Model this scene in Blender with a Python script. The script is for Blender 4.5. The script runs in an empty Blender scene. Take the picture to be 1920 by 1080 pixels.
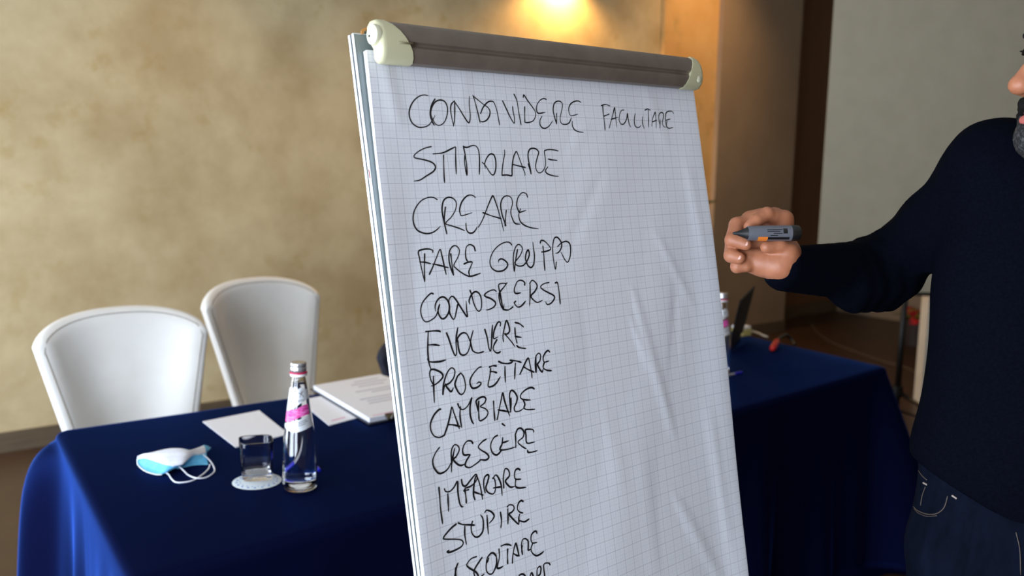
import bpy, bmesh, math, random
import numpy as np
from mathutils import Vector, Matrix
from mathutils.bvhtree import BVHTree

random.seed(7); rng = np.random.default_rng(7)
sc = bpy.context.scene
COL = sc.collection
rad = math.radians

# ---------------------------------------------------------------- camera
FPX, PITCH, ROLL = 1702.4, 0.1431, 0.0186
CAM = np.array([0.0, 0.0, 1.5])
_F = np.array([0, math.cos(PITCH), -math.sin(PITCH)])
_r0 = np.array([1.0, 0, 0]); _u0 = np.cross(_r0, _F)
_R = math.cos(ROLL) * _r0 + math.sin(ROLL) * _u0
_U = -math.sin(ROLL) * _r0 + math.cos(ROLL) * _u0
cd = bpy.data.cameras.new('camera'); cam = bpy.data.objects.new('camera', cd); COL.objects.link(cam)
cam.matrix_world = Matrix(((_R[0], _U[0], -_F[0], CAM[0]), (_R[1], _U[1], -_F[1], CAM[1]),
                           (_R[2], _U[2], -_F[2], CAM[2]), (0, 0, 0, 1)))
cd.sensor_width = 36.0; cd.lens = FPX / 1920 * 36.0
cd.clip_start = 0.02; cd.clip_end = 60
cd.dof.use_dof = True; cd.dof.focus_distance = 1.37; cd.dof.aperture_fstop = 4.0
sc.camera = cam

def ray(x, y): return _F + (x - 960) / FPX * _R + (540 - y) / FPX * _U
def W(x, y, Z): return CAM + ray(x, y) * Z                       # point seen at a pixel, at a depth
def T(x, y, h=0.0, base=0.74):                                    # point seen at a pixel, at a height
    d = ray(x, y); return CAM + d * ((base + h - CAM[2]) / d[2])

# ---------------------------------------------------------------- view, world, light
sc.view_settings.view_transform = 'Standard'; sc.view_settings.look = 'None'
sc.view_settings.gamma = 1.0; sc.view_settings.use_curve_mapping = False
sc.view_settings.exposure = 0.0
wd = bpy.data.worlds.new('world'); sc.world = wd; wd.use_nodes = True
wd.node_tree.nodes['Background'].inputs[0].default_value = (0.62, 0.78, 1.0, 1)
wd.node_tree.nodes['Background'].inputs[1].default_value = 1.0

# room frame: the plaster wall runs along DX from A, the window wall along DY
DX = np.array([math.cos(rad(37.3)), math.sin(rad(37.3)), 0]); DN = np.array([DX[1], -DX[0], 0])  # DN points into the room
P0 = np.array([-2.53, 4.35, 0])
TL = -2.2
A = P0 + DX * TL
CEIL = 3.25
def RP(t, o, z): return P0 + DX * t + DN * o + np.array([0, 0, z])   # room point: along wall, out from wall, height

def area(name, loc, direction, sx, sy, power, color, spread=180):
    l = bpy.data.lights.new(name, 'AREA'); l.shape = 'RECTANGLE'; l.size = sx; l.size_y = sy
    l.energy = power; l.color = color; l.spread = rad(spread)
    o = bpy.data.objects.new(name, l); COL.objects.link(o)
    z = -Vector(direction).normalized(); x = Vector((0, 0, 1)).cross(z).normalized(); y = z.cross(x)
    o.matrix_world = Matrix(((x[0], y[0], z[0], loc[0]), (x[1], y[1], z[1], loc[1]), (x[2], y[2], z[2], loc[2]), (0, 0, 0, 1)))
    return o
WIN = [(0.15, 1.5, 0.15, 2.0), (2.8, 4.1, 0.15, 2.0), (4.5, 5.9, 0.15, 2.1)]       # windows in the left wall: from, to, sill, head
DAY = (0.75, 0.85, 1.0)
for (a, b, z0, z1), pw in zip(WIN, (95, 85, 100)):
    area('daylight', RP(TL + 0.06, (a + b) / 2, (z0 + z1) / 2), DX, b - a - .1, z1 - z0 - .1, pw, DAY)

# ---------------------------------------------------------------- helpers
MATS = {}
def srgb(r, g, b):
    f = lambda c: (c / 255 / 12.92) if c / 255 <= 0.04045 else ((c / 255 + 0.055) / 1.055) ** 2.4
    return (f(r), f(g), f(b), 1)
def mat(name, color=(0.8, 0.8, 0.8, 1), rough=0.5, metal=0.0, **kw):
    if name in MATS: return MATS[name]
    m = bpy.data.materials.new(name); m.use_nodes = True
    p = m.node_tree.nodes['Principled BSDF']
    p.inputs['Base Color'].default_value = color; p.inputs['Roughness'].default_value = rough
    p.inputs['Metallic'].default_value = metal
    for k, v in kw.items(): p.inputs[k.replace('_', ' ')].default_value = v
    MATS[name] = m; return m
def nodes(m):
    nt = m.node_tree; return nt, nt.nodes['Principled BSDF'], nt.nodes.new, nt.links.new
def noise(m, scale, detail=4, rough=0.55, coord='Object', stretch=None):
    nt, p, N, L = nodes(m)
    tc = N('ShaderNodeTexCoord'); n = N('ShaderNodeTexNoise')
    n.inputs['Scale'].default_value = scale; n.inputs['Detail'].default_value = detail; n.inputs['Roughness'].default_value = rough
    if stretch:
        mp = N('ShaderNodeMapping'); mp.inputs['Scale'].default_value = stretch
        L(tc.outputs[coord], mp.inputs[0]); L(mp.outputs[0], n.inputs['Vector'])
    else: L(tc.outputs[coord], n.inputs['Vector'])
    return n
def ramp(m, src, stops):
    nt, p, N, L = nodes(m); r = N('ShaderNodeValToRGB'); e = r.color_ramp.elements
    while len(e) < len(stops): e.new(0.5)
    for el, (pos, c) in zip(e, stops): el.position = pos; el.color = c
    L(src, r.inputs[0]); return r
def bump(m, src, strength=0.2, dist=0.01):
    nt, p, N, L = nodes(m); b = N('ShaderNodeBump'); b.inputs['Strength'].default_value = strength; b.inputs['Distance'].default_value = dist
    L(src, b.inputs['Height']); L(b.outputs[0], p.inputs['Normal']); return b
def mottled(name, c1, c2, scale, rough=0.6, bs=0.0, bd=0.004, lo=.35, hi=.65, stretch=None, **kw):
    m = mat(name, c1, rough, **kw)
    nt, p, N, L = nodes(m); n = noise(m, scale, stretch=stretch); r = ramp(m, n.outputs['Fac'], [(lo, c1), (hi, c2)])
    L(r.outputs[0], p.inputs['Base Color'])
    if bs: bump(m, n.outputs['Fac'], bs, bd)
    return m

def finish(me, m, smooth):
    if m: me.materials.append(m)
    if smooth is True: me.polygons.foreach_set('use_smooth', [True] * len(me.polygons))
    elif smooth:
        me.polygons.foreach_set('use_smooth', [True] * len(me.polygons)); me.set_sharp_from_angle(angle=rad(smooth))
    me.update()
def wloc(o):
    v = np.zeros(3)
    while o is not None: v = v + np.array(o.location); o = o.parent
    return v
def obj(name, verts, faces, m=None, parent=None, smooth=35, uv=None):
    """One mesh object from world-space vertices."""
    v = np.asarray(verts, float)
    if parent is not None: v = v - wloc(parent)
    me = bpy.data.meshes.new(name); me.from_pydata([tuple(q) for q in v], [], [tuple(int(i) for i in f) for f in faces])
    if uv is not None:
        l = me.uv_layers.new(name='uv'); idx = np.zeros(len(me.loops), int); me.loops.foreach_get('vertex_index', idx)
        l.data.foreach_set('uv', np.asarray(uv, float)[idx].ravel())
    bm = bmesh.new(); bm.from_mesh(me); bmesh.ops.recalc_face_normals(bm, faces=bm.faces); bm.to_mesh(me); bm.free()
    finish(me, m, smooth)
    o = bpy.data.objects.new(name, me); COL.objects.link(o)
    if parent is not None: o.parent = parent
    return o
def tag(o, label=None, cat=None, group=None, kind=None):
    if label: o['label'] = label
    if cat: o['category'] = cat
    if group: o['group'] = group
    if kind: o['kind'] = kind
    return o
def thing(name, loc, label, cat, group=None):
    e = bpy.data.objects.new(name, None); e.location = tuple(loc); e.empty_display_size = 0.05; COL.objects.link(e)
    return tag(e, label, cat, group)
class G:
    """collects geometry"""
    def __init__(s): s.v = []; s.f = []
    def add(s, v, f):
        k = len(s.v); s.v += [tuple(q) for q in v]; s.f += [tuple(i + k for i in q) for q in f]; return s
    def box(s, c, e, ax=None):
        ax = np.eye(3) if ax is None else np.asarray(ax)
        c = np.asarray(c, float)
        v = [c + sx * e[0] * ax[0] + sy * e[1] * ax[1] + sz * e[2] * ax[2] for sx in (-1, 1) for sy in (-1, 1) for sz in (-1, 1)]
        return s.add(v, [(0, 1, 3, 2), (4, 6, 7, 5), (0, 4, 5, 1), (2, 3, 7, 6), (0, 2, 6, 4), (1, 5, 7, 3)])
    def tube(s, pts, r, n=10, cap=True):
        P = np.asarray(pts, float); k = len(P); rr = np.broadcast_to(np.asarray(r, float), (k,))
        t = np.gradient(P, axis=0); t /= np.linalg.norm(t, axis=1)[:, None] + 1e-12
        a = np.array([0, 0, 1.0]) if abs(t[0][2]) < .9 else np.array([1.0, 0, 0])
        u = np.cross(t[0], a); u /= np.linalg.norm(u); V = []
        for i in range(k):
            u = u - t[i] * (u @ t[i]); u /= np.linalg.norm(u); w = np.cross(t[i], u)
            for j in range(n):
                q = 2 * math.pi * j / n; V.append(P[i] + rr[i] * (math.cos(q) * u + math.sin(q) * w))
        F = [(i * n + j, i * n + (j + 1) % n, (i + 1) * n + (j + 1) % n, (i + 1) * n + j) for i in range(k - 1) for j in range(n)]
        if cap: F += [tuple(range(n))[::-1], tuple((k - 1) * n + j for j in range(n))]
        return s.add(V, F)
    def lathe(s, prof, o=(0, 0, 0), ax=(0, 0, 1), n=40, cap=True):
        ax = np.asarray(ax, float); ax = ax / np.linalg.norm(ax); a = np.array([1.0, 0, 0]) if abs(ax[0]) < .8 else np.array([0, 1.0, 0])
        u = np.cross(ax, a); u /= np.linalg.norm(u); w = np.cross(ax, u); o = np.asarray(o, float); V = []
        for r, h in prof:
            for j in range(n):
                q = 2 * math.pi * j / n; V.append(o + ax * h + r * (math.cos(q) * u + math.sin(q) * w))
        k = len(prof); F = [(i * n + j, i * n + (j + 1) % n, (i + 1) * n + (j + 1) % n, (i + 1) * n + j) for i in range(k - 1) for j in range(n)]
        if cap: F += [tuple(range(n))[::-1], tuple((k - 1) * n + j for j in range(n))]
        return s.add(V, F)
    def grid(s, Pn, loop=False):
        Pn = np.asarray(Pn, float); a, b = Pn.shape[:2]
        F = [(i * b + j, i * b + (j + 1) % b, (i + 1) * b + (j + 1) % b, (i + 1) * b + j) for i in range(a - 1) for j in range(b if loop else b - 1)]
        return s.add(Pn.reshape(-1, 3), F)
    def prism(s, poly, up):
        P = np.asarray(poly, float); n = len(P); up = np.asarray(up, float)
        return s.add(np.concatenate([P, P + up]), [tuple(range(n))[::-1], tuple(range(n, 2 * n))] + [(i, (i + 1) % n, n + (i + 1) % n, n + i) for i in range(n)])
    def build(s, name, m=None, parent=None, smooth=35): return obj(name, s.v, s.f, m, parent, smooth)
def mod_bevel(o, w, seg=2):
    b = o.modifiers.new('bevel', 'BEVEL'); b.width = w; b.segments = seg; b.limit_method = 'ANGLE'; b.angle_limit = rad(40); return o
def mod_solid(o, t, offset=0):
    s = o.modifiers.new('solid', 'SOLIDIFY'); s.thickness = t; s.offset = offset; return o
def mod_sub(o, n=1):
    s = o.modifiers.new('sub', 'SUBSURF'); s.levels = n; s.render_levels = n; return o
def catmull(P, k=6, closed=False):
    P = np.asarray(P, float); n = len(P)
    if n < 3: return np.array([P[0] + (P[-1] - P[0]) * t for t in np.linspace(0, 1, k + 1)])
    Q = np.concatenate([P[-1:], P, P[:2]]) if closed else np.concatenate([2 * P[:1] - P[1:2], P, 2 * P[-1:] - P[-2:-1]])
    out = []
    for i in range(n if closed else n - 1):
        a, b, c, d = Q[i:i + 4]
        for t in np.linspace(0, 1, k, endpoint=False):
            out.append(.5 * ((2 * b) + (c - a) * t + (2 * a - 5 * b + 4 * c - d) * t * t + (3 * b - a - 3 * c + d) * t ** 3))
    if not closed: out.append(P[-1])
    return np.array(out)

# signed distance modelling for the figure
def rcone(X, a, b, ra, rb):
    a = np.asarray(a, float); b = np.asarray(b, float); d = b - a; L2 = max(d @ d, 1e-12)
    h = np.clip(((X - a) @ d) / L2, 0, 1)
    return np.linalg.norm(X - a - h[..., None] * d, axis=-1) - (ra + (rb - ra) * h)
def ell(X, c, r, ax=None):
    q = X - np.asarray(c, float)
    if ax is not None: q = q @ np.asarray(ax, float).T
    r = np.asarray(r, float); k0 = np.linalg.norm(q / r, axis=-1); k1 = np.linalg.norm(q / (r * r), axis=-1)
    return k0 * (k0 - 1) / np.maximum(k1, 1e-6)
def smin(a, b, k):
    h = np.clip(.5 + .5 * (b - a) / k, 0, 1); return b + (a - b) * h - k * h * (1 - h)
def smax(a, b, k): return -smin(-a, -b, k)
def snets(f, lo, hi, h):
    lo = np.asarray(lo, float); n = np.ceil((np.asarray(hi) - lo) / h).astype(int) + 1
    ax = [lo[i] + h * np.arange(n[i]) for i in range(3)]
    X = np.stack(np.meshgrid(*ax, indexing='ij'), -1); D = f(X)
    nx, ny, nz = D.shape
    S = D < 0; cnt = np.zeros((nx - 1, ny - 1, nz - 1)); acc = np.zeros((nx - 1, ny - 1, nz - 1, 3))
    cor = [(i, j, k) for i in (0, 1) for j in (0, 1) for k in (0, 1)]
    sl = lambda c: (slice(c[0], nx - 1 + c[0]), slice(c[1], ny - 1 + c[1]), slice(c[2], nz - 1 + c[2]))
    for a in cor:
        for d in range(3):
            if a[d]: continue
            b = tuple(a[i] + (i == d) for i in range(3))
            da, db = D[sl(a)], D[sl(b)]; m = (da < 0) != (db < 0)
            t = np.where(m, da / np.where(m, da - db, 1), 0)
            p = np.zeros(acc.shape); p[..., :] = a; p[..., d] = t
            acc += p * m[..., None]; cnt += m
    idx = -np.ones(cnt.shape, int); act = cnt > 0; idx[act] = np.arange(act.sum())
    ii = np.argwhere(act); V = lo + h * (ii + acc[act] / cnt[act][:, None])
    F = []
    for d in range(3):
        e1, e2 = [(1, 2), (2, 0), (0, 1)][d]
        s0 = [slice(None)] * 3; s1 = [slice(None)] * 3; s0[d] = slice(0, -1); s1[d] = slice(1, None)
        A0, A1 = S[tuple(s0)], S[tuple(s1)]
        for flip, msk in ((False, A0 & ~A1), (True, ~A0 & A1)):
            P = np.argwhere(msk)
            P = P[(P[:, e1] > 0) & (P[:, e2] > 0) & (P[:, e1] < D.shape[e1] - 1) & (P[:, e2] < D.shape[e2] - 1)]
            q = []
            for o1, o2 in ((0, 0), (-1, 0), (-1, -1), (0, -1)):
                c = P.copy(); c[:, e1] += o1; c[:, e2] += o2; q.append(idx[c[:, 0], c[:, 1], c[:, 2]])
            q = np.stack(q, 1); F += (q[:, ::-1] if flip else q).tolist()
    return V, [f for f in F if min(f) >= 0]
# ================================================================ the room
def wallpaint(name='plaster', c1=srgb(188, 165, 122), c2=srgb(214, 195, 152)):
    m = mat(name, rough=0.75); nt, p, N, L = nodes(m)
    n1 = noise(m, 2.4, 6, .62); n2 = noise(m, 8.0, 7, .62); n3 = noise(m, 24, 3)
    base = ramp(m, n1.outputs['Fac'], [(.36, c1), (.64, c2)])
    st = ramp(m, n2.outputs['Fac'], [(.54, (0, 0, 0, 1)), (.68, (1, 1, 1, 1))])
    n4 = noise(m, 1.3, 3); gate = ramp(m, n4.outputs['Fac'], [(.42, (0, 0, 0, 1)), (.62, (1, 1, 1, 1))])
    mu = N('ShaderNodeMath'); mu.operation = 'MULTIPLY'; L(st.outputs[0], mu.inputs[0]); L(gate.outputs[0], mu.inputs[1])
    m2 = N('ShaderNodeMath'); m2.operation = 'MULTIPLY'; m2.inputs[1].default_value = 0.55; L(mu.outputs[0], m2.inputs[0])
    mx = N('ShaderNodeMix'); mx.data_type = 'RGBA'; mx.inputs['B'].default_value = srgb(172, 142, 74)
    L(m2.outputs[0], mx.inputs['Factor']); L(base.outputs[0], mx.inputs['A']); L(mx.outputs['Result'], p.inputs['Base Color'])
    bump(m, n3.outputs['Fac'], .12, .004); return m
M_PL = wallpaint(); M_PLG = wallpaint('lamp glow plaster', srgb(214, 164, 96), srgb(228, 184, 118))  # pilaster plaster: warm lamp glow put into its golden colour
M_BROWN = mottled('brown panel', srgb(152, 130, 103), srgb(160, 138, 110), 3, .6, .05)
M_DARK = mottled('dark wood', srgb(116, 82, 52), srgb(124, 88, 57), 4, .5, stretch=(6, 6, .6))
M_FLOOR = mottled('terracotta floor', srgb(58, 39, 24), srgb(68, 46, 29), 5, .4, .05)
M_CEIL = mottled('ceiling paint', srgb(226, 220, 208), srgb(232, 226, 216), 6, .8)
M_WHITEW = mottled('white paint', srgb(214, 210, 196), srgb(222, 218, 206), 5, .6)
M_BASE = mottled('baseboard wood', srgb(92, 78, 60), srgb(104, 88, 68), 5, .5, stretch=(1, 1, 8))

def struct(name, g, m, smooth=0):
    return tag(g.build(name, m, None, smooth), kind='structure')
def tbox(t0, t1, o0, o1, z0, z1, g=None):
    g = g or G(); c = RP((t0 + t1) / 2, (o0 + o1) / 2, (z0 + z1) / 2)
    return g.box(c, (abs(t1 - t0) / 2, abs(o1 - o0) / 2, abs(z1 - z0) / 2), [DX, DN, (0, 0, 1)])
RW, RD = 9.8, 7.6                      # room length along the plaster wall, depth towards the viewer
def t_at(px, py, off=0.0):             # where along the plaster wall (at an offset) a pixel falls
    d = ray(px, py); s = ((P0 + DN * off - CAM) @ DN) / (d @ DN); return (CAM + d * s - P0) @ DX
tA = t_at(1240, 60, .0); tB = t_at(1353, 30, .06); tC = t_at(1505, 30, .08)
struct('wall_back', tbox(TL - .2, 6.0, -.7, 0, 0, CEIL), M_PL)
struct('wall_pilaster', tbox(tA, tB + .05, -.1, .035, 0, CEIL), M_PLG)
struct('wall_panel', tbox(tB, tC, -.1, .08, 0, CEIL), M_BROWN)
struct('wall_recess', tbox(6.02, RW + TL + .2, -.7, -.32, 0, CEIL), M_DARK)
struct('floor', tbox(TL - .3, TL + RW + .3, -.8, RD + .3, -.1, 0), M_FLOOR)
cl_ = struct('ceiling', tbox(TL - .3, TL + RW + .3, -.8, RD + .3, CEIL, CEIL + .1), M_CEIL)
struct('baseboard_back', tbox(TL, tA, 0, .018, 0, .10), M_BASE)
struct('baseboard_panel', tbox(tB + .02, tC, .08, .096, 0, .10), M_BASE)
struct('baseboard_recess', tbox(6.02, TL + RW, -.32, -.30, 0, .12), M_BASE)
gl = G(); prev = 0
for a, b, z0, z1 in WIN:
    tbox(TL - .2, TL, prev, a, 0, CEIL, gl); tbox(TL - .2, TL, a, b, 0, z0, gl); tbox(TL - .2, TL, a, b, z1, CEIL, gl); prev = b
tbox(TL - .2, TL, prev, RD, 0, CEIL, gl)
struct('wall_left', gl, M_WHITEW)
struct('wall_right', tbox(TL + RW, TL + RW + .2, -.7, RD, 0, CEIL), M_BROWN)
struct('wall_front', tbox(TL - .2, TL + RW + .2, RD, RD + .2, 0, CEIL), M_BROWN)
M_GLASSP = mat('window glass', (1, 1, 1, 1), 0.0, Transmission_Weight=1.0, IOR=1.02)
for i, (a, b, z0, z1) in enumerate(WIN):
    fr = G(); w = .03
    for q0, q1, y0, y1 in ((a, a + .06, z0, z1), (b - .06, b, z0, z1), (a, b, z0, z0 + .06), (a, b, z1 - .06, z1), ((a + b) / 2 - .03, (a + b) / 2 + .03, z0, z1)):
        tbox(TL - .12, TL - .06, q0, q1, y0, y1, fr)
    wf = struct('window_%d' % (i + 1), fr, M_WHITEW)
    tag(tbox(TL - .092, TL - .086, a + .05, b - .05, z0 + .05, z1 - .05).build('pane', M_GLASSP, wf, 0))

# wall lamps: half-round bowls just above the picture, light falling down the wall
M_BRASS = mat('brass', srgb(150, 110, 60), .35, 1.0)
M_LAMPG = mat('lamp glass', (1, .8, .5, 1), .4)
nt, p, N, L = nodes(M_LAMPG); p.inputs['Emission Color'].default_value = (1, .62, .2, 1); p.inputs['Emission Strength'].default_value = 6
def sconce(t, off, z, label, power, reach=.09):
    o = RP(t, off, z); th = thing('wall_lamp', o, label, 'wall lamp')
    G().box(o + DN * .012, (.05, .012, .09), [DX, DN, (0, 0, 1)]).build('back_plate', M_BRASS, th)
    G().tube([o + DN * .02, o + DN * reach * .8 + [0, 0, .0], o + DN * reach + [0, 0, .03]], .009).build('arm', M_BRASS, th)
    sh = G().lathe([(.035, .10), (.055, .07), (.075, .0), (.072, .0), (.052, .068), (.033, .097)], o + DN * reach + [0, 0, .0], cap=False).build('lamp_shade', M_BRASS, th, True)
    G().lathe([(.004, -.028), (.016, -.022), (.02, 0), (.016, .03), (.01, .05)], o + DN * reach + [0, 0, .03]).build('bulb', M_LAMPG, th, True)
    l = bpy.data.lights.new('lamp_light', 'SPOT'); l.energy = power; l.color = (1.0, .56, .18); l.spot_size = rad(150); l.spot_blend = .6; l.shadow_soft_size = .03
    lo = bpy.data.objects.new('lamp_light', l); COL.objects.link(lo); lo.parent = th
    lo.location = tuple(DN * reach + np.array([0, 0, -.012]))
tl = t_at(1045, 4)
zl = (CAM + ray(1045, -6) * (((P0 - CAM) @ DN) / (ray(1045, -6) @ DN)))[2]
sconce(tl, 0, zl + .17, 'brass wall lamp glowing on the plaster above the flipchart', 85)

for t_, o_ in ((.9, .75), (2.3, .75), (3.7, .75), ((tA + tB) / 2 + .02, .95)):
    c_ = RP(t_, o_, CEIL)
    tag(G().lathe([(.03, -.004), (.05, -.004), (.055, -.001), (.055, .0)], c_, n=24).build('downlight', M_BRASS, cl_, 30))
    l = bpy.data.lights.new('downlight_beam', 'SPOT'); l.energy = 60 if t_ > 4 else 26; l.color = (1.0, .62, .30); l.spot_size = rad(95); l.spot_blend = .7; l.shadow_soft_size = .04
    lo_ = bpy.data.objects.new('downlight_beam', l); COL.objects.link(lo_); lo_.location = tuple(c_ - np.array([0, 0, .02]))
    if t_ > 4:
        l.spot_size = rad(100); l.spot_blend = 1.0; lo_.rotation_euler = Vector(tuple(-DN * .9 - DX * .05 + np.array([0, 0, -1.0]))).to_track_quat('-Z', 'Y').to_euler()

# ================================================================ tablecloth over the long table
def satin():
    m = mat('navy satin', srgb(9, 12, 38), .6); nt, p, N, L = nodes(m)
    p.inputs['Specular IOR Level'].default_value = .0; p.inputs['Specular Tint'].default_value = (.2, .4, 1, 1)
    p.inputs['Sheen Weight'].default_value = .02; p.inputs['Sheen Roughness'].default_value = .22
    p.inputs['Sheen Tint'].default_value = (.05, .17, 1.0, 1)
    tc = N('ShaderNodeTexCoord'); mp = N('ShaderNodeMapping'); mp.inputs['Rotation'].default_value = (0, 0, rad(-39))
    wv = N('ShaderNodeTexWave'); wv.inputs['Scale'].default_value = 55; wv.inputs['Distortion'].default_value = .4; wv.bands_direction = 'Y'
    L(tc.outputs['Object'], mp.inputs[0]); L(mp.outputs[0], wv.inputs[0]); b_ = bump(m, wv.outputs['Fac'], .06, .001)
    gs = N('ShaderNodeBsdfGlossy'); lw = N('ShaderNodeLayerWeight'); lw.inputs['Blend'].default_value = .5; pw = N('ShaderNodeMath'); pw.operation = 'POWER'; pw.inputs[1].default_value = 8; L(lw.outputs['Facing'], pw.inputs[0])
    mg = N('ShaderNodeMix'); mg.data_type = 'RGBA'; mg.inputs['A'].default_value = (.0008, .0022, .012, 1); mg.inputs['B'].default_value = (.070, .225, 1.0, 1); L(pw.outputs[0], mg.inputs['Factor']); L(mg.outputs['Result'], gs.inputs['Color']); gs.inputs['Roughness'].default_value = .44; L(b_.outputs[0], gs.inputs['Normal'])
    ad = N('ShaderNodeAddShader'); L(p.outputs[0], ad.inputs[0]); L(gs.outputs[0], ad.inputs[1]); L(ad.outputs[0], nt.nodes['Material Output'].inputs['Surface']); return m
M_CLOTH = satin()
TOP = .74
FL, FR, RR, RM, RL = (-.668, 1.51), (1.436, 3.36), (.985, 4.05), (-.62, 2.835), (-1.243, 2.392)
def cloth():
    poly = np.array([FL, FR, RR, RM, RL], float)
    # rounded corners
    pts = []; cor = []
    n = len(poly)
    for i in range(n):
        a, b, c = poly[i - 1], poly[i], poly[(i + 1) % n]
        u = (a - b) / np.linalg.norm(a - b); v = (c - b) / np.linalg.norm(c - b); r = .035
        for t in np.linspace(0, 1, 7): pts.append((1 - t) ** 2 * (b + u * r) + 2 * t * (1 - t) * b + t * t * (b + v * r))
        cor.append(len(pts) - 4)
    pts = np.array(pts); Q = np.concatenate([pts, pts[:1]]); seg = np.linalg.norm(np.diff(Q, axis=0), axis=1); s = np.concatenate([[0], np.cumsum(seg)])
    Lp = s[-1]; M = 720; ss = np.arange(M) * Lp / M
    P = np.stack([np.interp(ss, s, Q[:, 0]), np.interp(ss, s, Q[:, 1])], 1)
    tg = np.roll(P, -1, 0) - np.roll(P, 1, 0); tg /= np.linalg.norm(tg, axis=1)[:, None]; nm = np.stack([tg[:, 1], -tg[:, 0]], 1)
    for _ in range(24): nm = (nm + np.roll(nm, 1, 0) + np.roll(nm, -1, 0)) / 3
    nm /= np.linalg.norm(nm, axis=1)[:, None]
    cs = [s[c] for c in cor]
    fold = sum(a * np.sin(2 * math.pi * k * ss / Lp + ph) for k, a, ph in ((23, .5, .3), (37, .3, 1.9), (14, .4, 4.0)))
    fold = np.clip(fold, -.6, 1.2)
    #      FL            FR            RR          RM        RL
    par = [(.03, .14, .12), (.0, .40, .10), (.05, .1, .12), (0, 0, .1), (.085, .09, .10)]
    flare = []
    for c, (a, b, w) in zip(cs, par):
        d = np.abs(ss - c); d = np.minimum(d, Lp - d); flare.append((a, b, np.exp(-(d / w) ** 2)))
    ctr = P.mean(0); rows = []
    dr = np.minimum(np.clip((ss - cs[2] - .10) / .12, 0, 1), np.clip((cs[4] - .10 - ss) / .12, 0, 1))   # the rear side hangs short over the chairs
    short = 1 - .76 * dr
    for k in (.0, .2, .4, .6, .8, .93): rows.append([(*(ctr + (p - ctr) * max(k, .002) * .985), TOP) for p in P])
    R = .022
    for q in np.linspace(0, math.pi / 2, 7): rows.append([(*(p + m_ * (R * math.sin(q) - R)), TOP - R * (1 - math.cos(q))) for p, m_ in zip(P, nm)])
    for t0 in np.concatenate([np.linspace(.012, .1, 7), np.linspace(.13, TOP - R - .006, 26)]):
        t = t0 * short
        k = t / .74
        off = .036 * fold * k ** 1.1 + .022 * k + .006 * np.sin(9 * ss + 5 * k)* k
        for a, b, g in flare: off = off + g * (a * (1 - np.exp(-t / .05)) + b * t)
        rows.append([(*(p + m_ * o_), TOP - R - t_) for p, m_, o_, t_ in zip(P, nm, off, t)])
    for e_, z_ in ((.035, .006), (.075, .0045)): rows.append([(*(p + m_ * (o_ + e_ * (1 - d_))), z_ if d_ < .01 else TOP - R - t_) for p, m_, o_, t_, d_ in zip(P, nm, off, t, dr)])
    return G().grid(rows, loop=True)
tag(cloth().build('tablecloth', M_CLOTH, None, True), 'long navy blue satin cloth draped over the table behind the flipchart', 'tablecloth')

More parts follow.
